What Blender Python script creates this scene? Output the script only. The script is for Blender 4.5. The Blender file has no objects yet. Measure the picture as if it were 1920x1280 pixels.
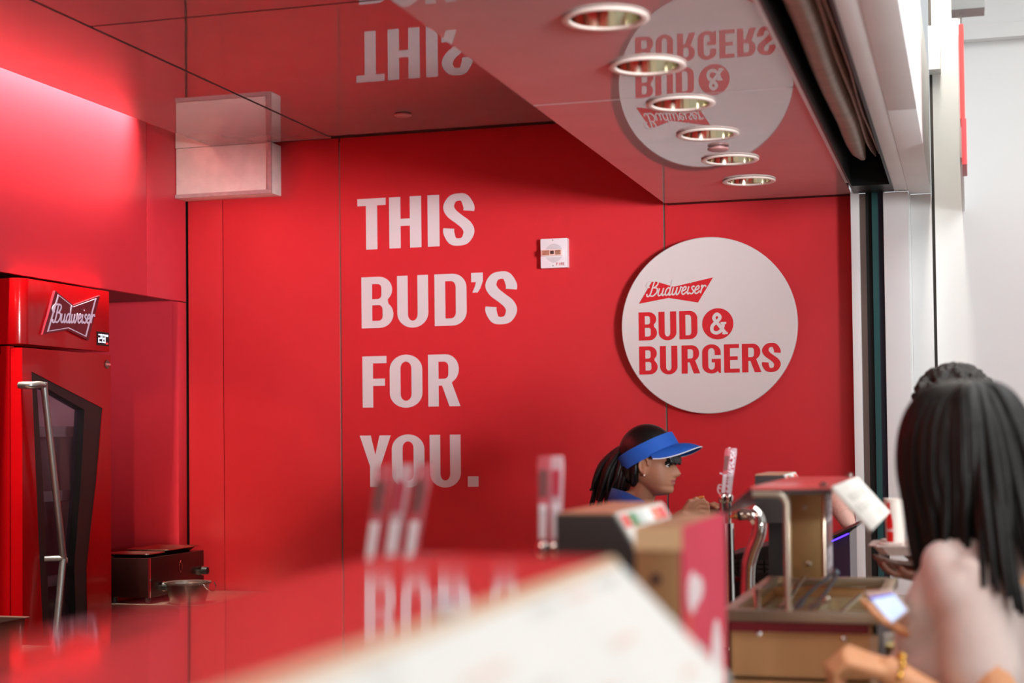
import bpy, bmesh, math, random
from mathutils import Vector, Matrix
from mathutils.geometry import tessellate_polygon, delaunay_2d_cdt

random.seed(7)
SC = bpy.context.scene
COL = SC.collection

# ------------------------------------------------------------------ camera
F_PX, PY_PX = 2960.0, 728.7                 # focal length and principal row, in 1920x1280 pixels
YAW, PITCH, ROLL = math.atan(858 / 2960.0), 0.030, 0.011
CAM = Vector((0.0, 0.0, 1.55))
FWD = Vector((-math.sin(YAW) * math.cos(PITCH), math.cos(YAW) * math.cos(PITCH), math.sin(PITCH)))
_r0 = Vector((math.cos(YAW), math.sin(YAW), 0)); _u0 = _r0.cross(FWD)
RGT = _r0 * math.cos(ROLL) - _u0 * math.sin(ROLL)
UPV = _u0 * math.cos(ROLL) + _r0 * math.sin(ROLL)
cd = bpy.data.cameras.new('camera'); cam = bpy.data.objects.new('camera', cd); COL.objects.link(cam)
cam.matrix_world = Matrix(((RGT.x, UPV.x, -FWD.x, CAM.x), (RGT.y, UPV.y, -FWD.y, CAM.y), (RGT.z, UPV.z, -FWD.z, CAM.z), (0, 0, 0, 1)))
cd.sensor_width = 36; cd.lens = F_PX * 36 / 1920; cd.shift_y = (PY_PX - 640) / 1920
cd.dof.use_dof = True; cd.dof.focus_distance = 6.3; cd.dof.aperture_fstop = 2.4
cd.clip_start = 0.05; cd.clip_end = 60
SC.camera = cam

def P(u, v, y):
    """the point of the vertical plane at depth y that lies behind pixel (u, v)"""
    d = FWD + RGT * ((u - 960) / F_PX) - UPV * ((v - PY_PX) / F_PX)
    return CAM + d * (y / d.y)

# ------------------------------------------------------------------ world, lights, exposure
SC.view_settings.view_transform = 'Standard'; SC.view_settings.look = 'None'
SC.view_settings.exposure = 0.0; SC.view_settings.gamma = 1.0; SC.view_settings.use_curve_mapping = False
w = bpy.data.worlds.new('daylight'); SC.world = w; w.use_nodes = True
w.node_tree.nodes['Background'].inputs[0].default_value = (0.93, 0.97, 1.0, 1)
w.node_tree.nodes['Background'].inputs[1].default_value = 0.7

def area(name, loc, target, sx, sy, power, col):
    l = bpy.data.lights.new(name, 'AREA'); l.shape = 'RECTANGLE'; l.size = sx; l.size_y = sy; l.energy = power; l.color = col
    o = bpy.data.objects.new(name, l); COL.objects.link(o); o.location = loc
    o.rotation_euler = (Vector(target) - Vector(loc)).to_track_quat('-Z', 'Y').to_euler(); return o

# ceiling troffer of the kitchen, out of the frame above the worktop
area('kitchen_ceiling_light', (-1.9, 0.4, 2.86), (-1.9, 0.4, 0), 1.2, 0.6, 34, (1.0, 0.86, 0.78))
# louvred linear cove light in the ceiling slot along the left wall
cl_ = area('cove_light', (-3.450, 3.6, 3.14), (-3.450, 3.6, 0), 0.045, 5.0, 190, (1.0, 0.86, 0.74)); cl_.data.spread = math.radians(50); cl_.rotation_euler = (0, 0, 0)
# unseen fill light added above the customers to brighten the foreground
area('concourse_fill', (1.7, 2.6, 3.84), (1.7, 2.6, 0), 2.4, 5.5, 200, (0.97, 0.98, 1.0))
# added spot standing in for concourse daylight; cone shaped to leave the lower wall darker
fl = bpy.data.lights.new('daylight_spot', 'SPOT'); fl.energy = 4000; fl.color = (0.93, 0.97, 1.0); fl.spot_size = math.radians(22.5); fl.spot_blend = 1.0; fl.shadow_soft_size = 0.65
fo_ = bpy.data.objects.new('daylight_spot', fl); COL.objects.link(fo_); fo_.location = (3.6, -0.4, 2.05)
fo_.rotation_euler = (Vector((-2.95, 6.6, 2.72)) - fo_.location).to_track_quat('-Z', 'Y').to_euler(); fo_.scale = (1.6, 1.0, 1.0)
sp = bpy.data.lights.new('work_spot', 'SPOT'); sp.energy = 200; sp.color = (1.0, 0.62, 0.42); sp.spot_size = math.radians(8.5); sp.spot_blend = 0.45; sp.shadow_soft_size = 0.03
so = bpy.data.objects.new('work_spot', sp); COL.objects.link(so); so.location = (-1.45, 1.0, 1.62)
so.rotation_euler = (Vector((-3.40, 6.6, 1.40)) - so.location).to_track_quat('-Z', 'Y').to_euler(); so.scale = (1.7, 1.0, 1.0)

# ------------------------------------------------------------------ materials
def lin(c):
    return tuple(((x / 255) / 12.92 if x / 255 <= 0.04045 else ((x / 255 + 0.055) / 1.055) ** 2.4) for x in c)
MATS = {}
def M(name, col, rough=0.5, metal=0.0, spec=0.5, vary=0.06, scale=6.0, bump=0.0, bscale=60.0, coat=0.0, emit=None, estr=0.0,
      trans=0.0, ior=1.45, alpha=1.0, stretch=None, sheen=0.0, sss=0.0):
    if name in MATS: return MATS[name]
    m = bpy.data.materials.new(name); m.use_nodes = True; nt = m.node_tree; b = nt.nodes['Principled BSDF']
    c = lin(col) if max(col) > 1.0 else col
    tc = nt.nodes.new('ShaderNodeTexCoord'); mp = nt.nodes.new('ShaderNodeMapping'); nt.links.new(tc.outputs['Object'], mp.inputs[0])
    if stretch: mp.inputs['Scale'].default_value = stretch
    if vary > 0:
        n = nt.nodes.new('ShaderNodeTexNoise'); n.inputs['Scale'].default_value = scale; n.inputs['Detail'].default_value = 4
        nt.links.new(mp.outputs[0], n.inputs['Vector'])
        r = nt.nodes.new('ShaderNodeValToRGB')
        r.color_ramp.elements[0].position = 0.3; r.color_ramp.elements[1].position = 0.7
        r.color_ramp.elements[0].color = tuple(x * (1 - vary) for x in c) + (1,)
        r.color_ramp.elements[1].color = tuple(min(1, x * (1 + vary)) for x in c) + (1,)
        nt.links.new(n.outputs['Fac'], r.inputs[0]); nt.links.new(r.outputs[0], b.inputs['Base Color'])
    else:
        b.inputs['Base Color'].default_value = c + (1,)
    b.inputs['Roughness'].default_value = rough; b.inputs['Metallic'].default_value = metal
    b.inputs['Specular IOR Level'].default_value = spec; b.inputs['IOR'].default_value = ior
    b.inputs['Coat Weight'].default_value = coat; b.inputs['Coat Roughness'].default_value = 0.05
    b.inputs['Transmission Weight'].default_value = trans; b.inputs['Alpha'].default_value = alpha
    b.inputs['Sheen Weight'].default_value = sheen
    if sss: b.inputs['Subsurface Weight'].default_value = sss; b.inputs['Subsurface Radius'].default_value = (0.02, 0.008, 0.004); b.inputs['Subsurface Scale'].default_value = 0.3
    if emit: b.inputs['Emission Color'].default_value = lin(emit) + (1,); b.inputs['Emission Strength'].default_value = estr
    if bump > 0:
        n2 = nt.nodes.new('ShaderNodeTexNoise'); n2.inputs['Scale'].default_value = bscale; n2.inputs['Detail'].default_value = 3
        nt.links.new(mp.outputs[0], n2.inputs['Vector'])
        bp = nt.nodes.new('ShaderNodeBump'); bp.inputs['Strength'].default_value = bump; bp.inputs['Distance'].default_value = 0.004
        nt.links.new(n2.outputs['Fac'], bp.inputs['Height']); nt.links.new(bp.outputs[0], b.inputs['Normal'])
    MATS[name] = m; return m

RED = M('red_cladding', (0.58, 0.024, 0.031), rough=0.36, spec=0.4, vary=0.04, scale=2.5, bump=0.02, bscale=900)
REDL = M('red_laminate', (0.58, 0.030, 0.046), rough=0.30, spec=0.5, vary=0.04, scale=3)
JOINT = M('joint_shadow_gap', (70, 66, 62), rough=0.4, metal=0.6)
REVEAL = M('dark_bronze_reveal', (52, 46, 42), rough=0.6, spec=0.2)
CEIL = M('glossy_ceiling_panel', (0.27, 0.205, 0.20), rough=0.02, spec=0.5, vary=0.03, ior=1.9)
SOFF = M('glossy_soffit_panel', (0.42, 0.32, 0.31), rough=0.02, spec=0.5, vary=0.03, ior=1.9)  # lighter copy of the ceiling finish; the soffit's stronger daylight is in the colour
WHITE = M('white_paint', (226, 226, 224), rough=0.45, vary=0.03, scale=4)
WHITEW = M('white_wall', (232, 232, 230), rough=0.55, vary=0.03, scale=1.5)
LETTER = M('white_vinyl', (212, 202, 204), rough=0.45, vary=0.01)
SIGNW = M('sign_white', (212, 203, 201), rough=0.4, vary=0.01)
SIGNR = M('sign_red', (0.60, 0.014, 0.022), rough=0.4, vary=0.02)
BLACK = M('black_metal', (14, 13, 12), rough=0.4, vary=0.1)
BLACKP = M('black_plastic', (24, 22, 22), rough=0.5, vary=0.1)
DARKG = M('dark_grey_plastic', (52, 47, 46), rough=0.5, vary=0.06)
CHROME = M('chrome', (220, 215, 208), rough=0.08, metal=1.0, vary=0.02)
STEEL = M('brushed_steel', (190, 180, 160), rough=0.32, metal=1.0, vary=0.08, scale=40, stretch=(1, 1, 0.05))
STEELD = M('dark_steel', (120, 110, 104), rough=0.38, metal=0.9, vary=0.1, scale=20)
GOLD = M('reflector_gold', (226, 218, 196), rough=0.10, metal=1.0, vary=0.02)
GLASSD = M('smoked_acrylic', (40, 22, 26), rough=0.08, spec=0.6, alpha=0.72)
REDGLOSS = M('glossy_red_acrylic', (0.36, 0.055, 0.050), rough=0.05, spec=0.6, vary=0.03, coat=0.3)
PAPER = M('white_card', (214, 212, 204), rough=0.5, vary=0.02)
INK = M('grey_print', (196, 193, 186), rough=0.6, vary=0.1)
REDBODY = M('red_enamel', (0.33, 0.0015, 0.003), rough=0.18, spec=0.3, vary=0.02, coat=0.15)
SKIN = M('skin_warm', (166, 112, 84), rough=0.5, vary=0.05, scale=30, sss=0.15, bump=0.05, bscale=250)
SKINL = M('skin_light', (222, 158, 112), rough=0.5, vary=0.04, scale=30, sss=0.15)
SKIND = M('skin_brown', (120, 76, 58), rough=0.5, vary=0.05, scale=30, sss=0.1)
HAIR = M('black_hair', (13, 10, 9), rough=0.38, spec=0.5, vary=0.25, scale=60, bump=0.35, bscale=180, stretch=(1, 1, 0.12))
HAIRB = M('dark_brown_hair', (15, 12, 8), rough=0.5, spec=0.3, vary=0.3, scale=40, bump=0.4, bscale=150, stretch=(1, 1, 0.08))
CURL = M('curly_hair', (26, 20, 15), rough=0.6, vary=0.4, scale=60, bump=0.9, bscale=120)
BLUE = M('blue_fabric', (16, 66, 150), rough=0.75, vary=0.06, scale=40, bump=0.1, bscale=500, sheen=0.2)
BLUEV = M('blue_visor_cloth', (14, 82, 176), rough=0.7, vary=0.05, scale=40, bump=0.1, bscale=500)
SHIRT = M('white_jersey', (218, 198, 188), rough=0.8, vary=0.03, scale=30, bump=0.15, bscale=60, sheen=0.2)
REDSH = M('red_jersey', (150, 20, 26), rough=0.8, vary=0.06, scale=30)
JEAN = M('dark_trousers', (34, 36, 46), rough=0.8, vary=0.1)

# ------------------------------------------------------------------ mesh helpers
WL = {}
def tag(o, label=None, cat=None, group=None, kind=None):
    if label: o['label'] = label
    if cat: o['category'] = cat
    if group: o['group'] = group
    if kind: o['kind'] = kind
    return o
def thing(name, label, cat, loc, group=None):
    o = bpy.data.objects.new(name, None); COL.objects.link(o); o.location = loc; o.empty_display_size = 0.05
    WL[o.name] = Vector(loc); return tag(o, label, cat, group)

def basis(d):
    d = d.normalized(); a = Vector((0, 0, 1)) if abs(d.z) < 0.9 else Vector((1, 0, 0))
    s = d.cross(a).normalized(); return s, s.cross(d).normalized()
def catmull(pts, n=6, closed=False):
    pts = [Vector(p) for p in pts]; out = []; L = len(pts)
    for i in range(L if closed else L - 1):
        if closed: p0, p1, p2, p3 = (pts[(i + k - 1) % L] for k in range(4))
        else: p0, p1, p2, p3 = pts[max(i - 1, 0)], pts[i], pts[i + 1], pts[min(i + 2, L - 1)]
        for k in range(n):
            t = k / n
            out.append(0.5 * ((2 * p1) + (p2 - p0) * t + (2 * p0 - 5 * p1 + 4 * p2 - p3) * t * t + (3 * p1 - p0 - 3 * p2 + p3) * t ** 3))
    if not closed: out.append(pts[-1])
    return out

class MB:
    def __init__(s): s.v = []; s.f = []; s.m = []
    def add(s, vs, fs, mi=0):
        o = len(s.v); s.v += [Vector(p) for p in vs]; s.f += [tuple(i + o for i in f) for f in fs]; s.m += [mi] * len(fs); return s
    def box(s, x0, y0, z0, x1, y1, z1, mi=0):
        x0, x1 = sorted((x0, x1)); y0, y1 = sorted((y0, y1)); z0, z1 = sorted((z0, z1))
        return s.add([(x0, y0, z0), (x1, y0, z0), (x1, y1, z0), (x0, y1, z0), (x0, y0, z1), (x1, y0, z1), (x1, y1, z1), (x0, y1, z1)],
                     [(0, 3, 2, 1), (4, 5, 6, 7), (0, 1, 5, 4), (1, 2, 6, 5), (2, 3, 7, 6), (3, 0, 4, 7)], mi)
    def loft(s, rings, caps=True, closed=False, mi=0):
        n = len(rings[0]); vs = [p for r in rings for p in r]; fs = []; R = len(rings)
        for i in range(R if closed else R - 1):
            for k in range(n):
                a, b = i * n + k, i * n + (k + 1) % n; c, d = ((i + 1) % R) * n + (k + 1) % n, ((i + 1) % R) * n + k
                fs.append((a, b, c, d))
        if caps and not closed: fs += [tuple(range(n - 1, -1, -1)), tuple((R - 1) * n + k for k in range(n))]
        return s.add(vs, fs, mi)
    def tube(s, pts, r, n=10, closed=False, mi=0, flat=1.0):
        pts = [Vector(p) for p in pts]; L = len(pts); rr = r if isinstance(r, (list, tuple)) else [r] * L; rings = []; sd = None
        for i, p in enumerate(pts):
            d = (pts[(i + 1) % L] - pts[i - 1]) if closed else (pts[min(i + 1, L - 1)] - pts[max(i - 1, 0)])
            if d.length < 1e-9: d = Vector((0, 0, 1))
            d.normalize()
            if sd is None: sd = basis(d)[0]
            else:
                sd = sd - d * sd.dot(d)
                sd = sd.normalized() if sd.length > 1e-6 else basis(d)[0]
            up = sd.cross(d)
            rings.append([p + sd * (rr[i] * math.cos(2 * math.pi * k / n)) + up * (rr[i] * flat * math.sin(2 * math.pi * k / n)) for k in range(n)])
        return s.loft(rings, True, closed, mi)
    def cyl(s, a, b, r, r2=None, n=20, mi=0):
        return s.tube([a, b], [r, r if r2 is None else r2], n, mi=mi)
    def lathe(s, prof, c=(0, 0, 0), n=28, axis=(0, 0, 1), mi=0, caps=True):
        ax = Vector(axis).normalized(); a, b = basis(ax); c = Vector(c)
        return s.loft([[c + ax * h + a * (r * math.cos(2 * math.pi * k / n)) + b * (r * math.sin(2 * math.pi * k / n)) for k in range(n)] for r, h in prof], caps, False, mi)
    def capsule(s, pts, rr, n=12, mi=0):
        pts = [Vector(p) for p in pts]; a = (pts[0] - pts[1]).normalized(); b = (pts[-1] - pts[-2]).normalized()
        P2, R2 = [], []
        for t in (80, 55, 28): P2.append(pts[0] + a * rr[0] * math.sin(math.radians(t))); R2.append(rr[0] * math.cos(math.radians(t)))
        P2 += pts; R2 += list(rr)
        for t in (28, 55, 80): P2.append(pts[-1] + b * rr[-1] * math.sin(math.radians(t))); R2.append(rr[-1] * math.cos(math.radians(t)))
        return s.tube(P2, R2, n, mi=mi)
    def ell(s, c, r, mat=None, n=20, m=14, mi=0):
        c = Vector(c); mat = mat or Matrix.Identity(3); rings = []
        for i in range(m + 1):
            th = math.pi * (0.02 + 0.96 * i / m) - math.pi / 2
            rings.append([c + mat @ Vector((r[0] * math.cos(th) * math.cos(2 * math.pi * k / n), r[1] * math.cos(th) * math.sin(2 * math.pi * k / n), r[2] * math.sin(th))) for k in range(n)])
        return s.loft(rings, True, False, mi)
    def prism(s, loops, fn, d, mi=0, robust=False):
        """loops of 2-D points (outer, holes...), fn(a, b, c) to 3-D, extruded from c = 0 to c = d"""
        flat = [p for l in loops for p in l]; n = len(flat)
        if robust:
            eds = []; o = 0
            for l in loops: eds += [(o + k, o + (k + 1) % len(l)) for k in range(len(l))]; o += len(l)
            res = delaunay_2d_cdt([Vector((p[0], p[1])) for p in flat], eds, [], 0, 1e-9)
            def inside(q, l):
                c = False
                for k in range(len(l)):
                    (x1, y1), (x2, y2) = l[k - 1], l[k]
                    if (y1 > q[1]) != (y2 > q[1]) and q[0] < (x2 - x1) * (q[1] - y1) / (y2 - y1) + x1: c = not c
                return c
            rv = [(q.x, q.y) for q in res[0]]; cen = lambda t: (sum(rv[i][0] for i in t) / 3, sum(rv[i][1] for i in t) / 3)
            tris = [t for t in res[2] if inside(cen(t), loops[0]) and not any(inside(cen(t), h) for h in loops[1:])]
            N_ = len(rv); s.add([fn(*q, 0) for q in rv] + [fn(*q, d) for q in rv], [tuple(t) for t in tris] + [tuple(i + N_ for i in reversed(t)) for t in tris], mi)
            tris = []
        else: tris = tessellate_polygon([[Vector((p[0], p[1], 0)) for p in l] for l in loops])
        vs = [fn(p[0], p[1], 0) for p in flat] + [fn(p[0], p[1], d) for p in flat]
        fs = [tuple(t) for t in tris] + [tuple(i + n for i in reversed(t)) for t in tris]; o = 0
        for l in loops:
            L = len(l)
            for k in range(L): a, b = o + k, o + (k + 1) % L; fs.append((a, b, b + n, a + n))
            o += L
        return s.add(vs, fs, mi)
    def ribbon(s, pts, wd, fn, d, mi=0):
        L = len(pts); A, B = [], []
        for i in range(L):
            p0, p1 = pts[max(i - 1, 0)], pts[min(i + 1, L - 1)]; dx, dz = p1[0] - p0[0], p1[1] - p0[1]; q = math.hypot(dx, dz) or 1
            h = (wd[i] if isinstance(wd, (list, tuple)) else wd) / 2
            A.append((pts[i][0] - dz / q * h, pts[i][1] + dx / q * h)); B.append((pts[i][0] + dz / q * h, pts[i][1] - dx / q * h))
        dd = [d * (1 + .7 * i / max(L - 1, 1)) for i in range(L)]
        return s.loft([[fn(*A[i], 0), fn(*B[i], 0), fn(*B[i], dd[i]), fn(*A[i], dd[i])] for i in range(L)], True, False, mi)
    def mesh(s, name, mats, bevel=0.0, smooth=True, angle=35, fix=True, seg=2):
        me = bpy.data.meshes.new(name); me.from_pydata(s.v, [], s.f)
        for m in (mats if isinstance(mats, (list, tuple)) else [mats]): me.materials.append(m)
        me.polygons.foreach_set('material_index', s.m)
        if bevel or fix:
            bm = bmesh.new(); bm.from_mesh(me)
            if fix: bmesh.ops.recalc_face_normals(bm, faces=bm.faces)
            if bevel: bmesh.ops.bevel(bm, geom=[e for e in bm.edges if e.is_manifold and e.calc_face_angle(0) > 0.5], offset=bevel, segments=seg, profile=0.7, affect='EDGES', clamp_overlap=True)
            bm.to_mesh(me); bm.free()
        if smooth:
            me.polygons.foreach_set('use_smooth', [True] * len(me.polygons)); me.set_sharp_from_angle(angle=math.radians(angle))
        return me
    def build(s, name, mats, parent=None, label=None, cat=None, group=None, kind=None, **kw):
        if parent is None:
            xs, ys, zs = zip(*s.v); org = Vector(((min(xs) + max(xs)) / 2, (min(ys) + max(ys)) / 2, min(zs)))
        else: org = WL[parent.name]
        s.v = [p - org for p in s.v]
        o = bpy.data.objects.new(name, s.mesh(name, mats, **kw)); COL.objects.link(o); WL[o.name] = org.copy()
        if parent is None: o.location = org
        else: o.parent = parent
        return tag(o, label, cat, group, kind)

def remesh(mb, voxel, smooth=4, factor=0.5):
    """merge overlapping closed pieces into one continuous surface; gives a new MB"""
    me = mb.mesh('tmp', [], fix=True, smooth=False); o = bpy.data.objects.new('tmp', me); COL.objects.link(o)
    r = o.modifiers.new('r', 'REMESH'); r.mode = 'VOXEL'; r.voxel_size = voxel
    if smooth: k = o.modifiers.new('s', 'SMOOTH'); k.iterations = smooth; k.factor = factor
    dg = bpy.context.evaluated_depsgraph_get(); ev = o.evaluated_get(dg); m2 = ev.to_mesh()
    out = MB(); out.add([v.co.copy() for v in m2.vertices], [tuple(p.vertices) for p in m2.polygons]); ev.to_mesh_clear()
    bpy.data.objects.remove(o); bpy.data.meshes.remove(me); return out

def B(x0, y0, z0, x1, y1, z1): return MB().box(x0, y0, z0, x1, y1, z1)

# ------------------------------------------------------------------ the room
YB = 6.60; ZC = 2.885; ZS = 2.518; XL = -3.48
B(-6, -3.0, -0.1, 4.2, 10.0, 0.0).build('floor', M('floor_quarry_tile', (120, 96, 88), rough=0.5, vary=0.15, scale=4), kind='structure')
wb = B(-4.4, 6.625, 0, -0.449, 6.80, 3.2).build('wall_back', JOINT, kind='structure')
for x0, x1, y0 in ((-3.474, -3.297, 6.606), (-3.291, -2.717, 6.598), (-2.709, -1.237, 6.600), (-1.229, -0.449, 6.600)):
    B(x0, y0, 0, x1, 6.625, ZC + 0.02).build('wall_panel', RED, wb, bevel=0.002)
# bright aluminium edge strips in the joints
for x in (-2.713, -1.233):
    B(x - 0.0035, 6.604, 0, x + 0.0015, 6.62, ZC).build('joint_strip', M('joint_aluminium', (150, 140, 132), rough=0.35, metal=0.8), wb)
wl = B(-4.30, -2.6, 2.19, XL - 0.02, 6.60, 3.2).build('wall_left', JOINT, kind='structure')
HDR = 2.188
B(XL - 0.02, -2.6, HDR, XL, 6.233, 3.2).build('header_panel', REDL, wl, bevel=0.0015)
B(XL - 0.02, 6.237, HDR, XL, 6.594, 3.2).build('header_panel', REDL, wl, bevel=0.0015)
B(XL - 0.03, 6.516, 0, XL, 6.594, HDR - 0.004).build('jamb_panel', REDL, wl, bevel=0.0015)
B(-4.30, 6.516, 0, XL - 0.03, 6.60, 2.19).build('alcove_end_panel', REDL, wl)
B(-4.34, 4.50, 0, -4.30, 6.60, 2.19).build('alcove_rear_panel', REDL, wl)
B(-4.30, 4.40, 0, XL, 4.50, HDR - 0.004).build('alcove_near_panel', REDL, wl)
B(XL - 0.02, -2.6, 0, XL, 4.40, HDR - 0.004).build('lower_wall_panel', REDL, wl)
B(-4.4, -2.75, 0, -0.1, -2.6, 3.2).build('wall_front', M('kitchen_wall_grey', (150, 96, 92), rough=0.5, vary=0.05), kind='structure')

# ceiling with its slot along the left wall
ce = B(-3.28, -2.6, 2.903, -1.20, 6.60, 3.0).build('ceiling', REVEAL, kind='structure')
for x0, x1 in ((-3.300, -2.711), (-2.697, -1.212)):
    for y0, y1 in ((-2.6, 4.473), (4.487, 6.45)):
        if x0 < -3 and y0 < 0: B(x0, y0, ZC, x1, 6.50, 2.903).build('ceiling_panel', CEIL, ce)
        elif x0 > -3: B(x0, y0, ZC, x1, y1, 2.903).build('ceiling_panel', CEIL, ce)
B(-3.50, -2.6, 3.2, -3.2, 6.6, 3.25).build('trim_1', WHITE, kind='structure')
so_ = B(-1.205, -2.6, ZS + 0.16, -0.45, 6.60, 3.1).build('trim_2', REVEAL, kind='structure')
for y0, y1 in ((-2.6, 1.6), (1.608, 4.437), (4.446, 6.51)):
    hl = [[(-0.795 + .084 * math.cos(a), yc + .084 * math.sin(a)) for a in [2 * math.pi * q / 36 for q in range(36)]] for yc in [3.555 + .495 * i for i in range(6)] if y0 < yc < y1 and min(abs(yc - y0), abs(yc - y1)) > .085]
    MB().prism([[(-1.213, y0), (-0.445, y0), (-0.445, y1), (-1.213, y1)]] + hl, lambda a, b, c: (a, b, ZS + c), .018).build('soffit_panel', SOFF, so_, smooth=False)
B(-1.213, -2.6, ZS + 0.018, -1.203, 6.535, ZC + 0.01).build('soffit_side_panel', REDL, so_)
B(-1.213, 6.512, ZS + .004, -0.449, 6.598, ZS + .02).build('soffit_reveal', REVEAL, so_)
B(-0.447, -2.6, ZS - 0.004, -0.436, 6.20, ZS + 0.05).build('aluminium_edge', M('edge_aluminium', (190, 200, 196), rough=0.35, metal=0.5), so_)

# opening head: black shutter slot, white lintel, jamb
sl = B(-0.436, -2.6, 2.75, -0.27, 6.50, 2.80).build('trim_3', BLACK, kind='structure')
B(-0.436, -2.6, ZS - 0.004, -0.428, 6.30, 2.75).build('slot_side', BLACK, sl)
B(-0.284, -2.6, ZS - 0.004, -0.276, 6.36, 2.75).build('slot_side', BLACK, sl)
B(-0.436, 6.30, ZS - 0.002, -0.276, 6.50, 2.75).build('slot_end', BLACK, sl)
li = B(-0.276, -2.6, ZS, -0.222, 6.52, 3.0).build('trim_4', WHITE, kind='structure', bevel=0.003)
B(-0.222, -2.6, ZS - 0.002, -0.135, 4.86, 3.0).build('lintel_board', WHITE, li, bevel=0.003)
B(-0.222, 4.863, ZS - 0.002, -0.135, 6.60, 3.0).build('lintel_board', WHITE, li, bevel=0.003)
jb = B(-0.449, 6.50, 0, -0.415, 6.72, ZS).build('trim_5', WHITE, kind='structure', bevel=0.003)
B(-0.415, 6.53, 0, -0.392, 6.72, ZS).build('jamb_fillet', M('taupe_metal', (104, 84, 78), rough=0.4, metal=0.3), jb)
B(-0.392, 6.545, 0, -0.366, 6.72, ZS + 0.1).build('shutter_track', BLACK, jb)
B(-0.366, 6.52, 0, -0.343, 6.72, ZS + 0.02).build('glazing_edge', M('green_glass_edge', (46, 84, 84), rough=0.15, spec=0.6, vary=0.15, scale=20, stretch=(1, 1, 0.05)), jb)
B(-0.343, 6.535, 0, -0.320, 6.72, ZS + 0.02).build('track_cover', M('slate_metal', (58, 58, 72), rough=0.35, metal=0.5), jb)
co = B(-0.320, 6.50, 0, -0.222, 6.75, ZS - 0.004).build('trim_6', WHITE, kind='structure', bevel=0.003)
B(-0.222, 6.56, 0, -0.216, 6.75, ZS - 0.004).build('column_edge', WHITE, co)
B(-0.216, 6.60, 0, -0.135, 6.75, ZS - 0.004).build('column_return', WHITE, co, bevel=0.002)

# outside the opening: white concourse wall, fin, lamp slot
wr = B(-0.123, 6.70, 0, 4.2, 6.85, 3.9).build('wall_right', WHITEW, kind='structure')
B(-0.135, 6.72, 0, -0.123, 6.85, 3.9).build('wall_joint', JOINT, wr)
B(-0.135, 6.60, 3.02, -0.088, 6.70, 3.20).build('wall_corbel', WHITE, wr, bevel=0.002)
B(0.004, 6.64, 3.14, 4.2, 6.70, 3.20).build('wall_ledge', WHITE, wr, bevel=0.003)
B(-0.016, 5.4, 2.452, -0.004, 6.70, 3.9).build('wall_fin', WHITEW, wr, bevel=0.002)
B(-0.13, -2.6, 3.9, 4.2, 6.85, 4.0).build('trim_7', WHITEW, kind='structure')
lf = thing('strip_light', 'bright white strip light above the opening beside the white lintel', 'light', (-0.07, 5.6, 3.55))
B(-0.132, 4.3, 3.55, -0.020, 6.66, 3.60).build('housing', WHITE, lf)
B(-0.124, 4.34, 3.54, -0.028, 6.62, 3.55).build('diffuser', M('lamp_diffuser', (255, 250, 240), emit=(255, 248, 236), estr=30.0, vary=0), lf)

# cove lamp hidden in the ceiling slot
cv = thing('cove_lamp', 'linear cove lamp in the ceiling slot washing the red left wall', 'light', (-3.44, 3.8, 3.145))
B(-3.474, 1.2, 3.145, -3.426, 6.1, 3.155).build('diffuser', M('cove_tube', (255, 240, 220), emit=(255, 226, 196), estr=8.0, vary=0), cv)
B(-3.478, 1.15, 3.156, -3.42, 6.15, 3.19).build('housing', WHITE, cv)

# white boxing on the rear wall at the ceiling
bx = thing('white_boxing', 'white boxed-in block high in the corner of the red walls under ceiling', 'boxing', (-3.23, 6.55, 2.655))
B(-3.478, 6.50, 2.655, -2.998, 6.598, ZC).build('shell', M('patchy_white', (226, 212, 206), rough=0.5, vary=0.08, scale=14, bump=0.2, bscale=40), bx, bevel=0.004)
B(-3.478, 6.490, 2.655, -2.998, 6.499, 2.672).build('edge_bead', M('bead_grey', (176, 150, 150), rough=0.5, vary=0.1, scale=60), bx)
B(-3.018, 6.490, 2.673, -2.998, 6.499, ZC).build('edge_bead', MATS['bead_grey'], bx)
B(-3.478, 6.496, ZC + 0.001, -3.305, 6.598, 3.18).build('upper_shell', MATS['patchy_white'], bx)

# recessed downlights
DL = thing('recessed_downlight', 'x', 'light', (-0.795, 3.555, ZS))
def ring_prof(): return [(0.082, -0.001), (0.100, -0.001), (0.102, -0.005), (0.098, -0.008), (0.084, -0.006), (0.082, -0.001)]
c0 = (-0.795, 3.555, ZS)
MB().lathe(ring_prof(), c0, 40, caps=False).build('trim_ring', M('ring_white', (232, 214, 204), rough=0.3), DL, angle=50)
MB().lathe([(0.083, -0.004), (0.081, 0.02), (0.074, 0.06), (0.060, 0.10), (0.045, 0.125), (0.001, 0.125)], c0, 40, caps=False).build('reflector', GOLD, DL, fix=False)
MB().lathe([(0.001, 0.085), (0.022, 0.088), (0.026, 0.10), (0.018, 0.124)], c0, 20).build('lamp', M('lamp_glass', (236, 226, 206), rough=0.25, vary=0.02), DL)
DLN = ['nearest to the camera, at the top of the picture', 'second from the camera, crossing the mirrored round sign', 'third from the camera, at the soffit joint', 'fourth from the camera', 'fifth, beside the small ceiling disc', 'farthest, next to the rear wall']
def dup(root, loc, label):
    r = root.copy(); COL.objects.link(r); r.location = loc; r['label'] = label
    for ch in list(root.children):
        c = ch.copy(); COL.objects.link(c); c.parent = r
    return r
DLL = ['recessed downlight %s' % s for s in DLN]
for i in range(1, 6): dup(DL, (-0.795, 3.555 + 0.495 * i, ZS), DLL[i])
DL['label'] = DLL[0]
for o in SC.objects:
    if o.name.startswith('recessed_downlight'): o['group'] = 'downlights in the soffit'
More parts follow.
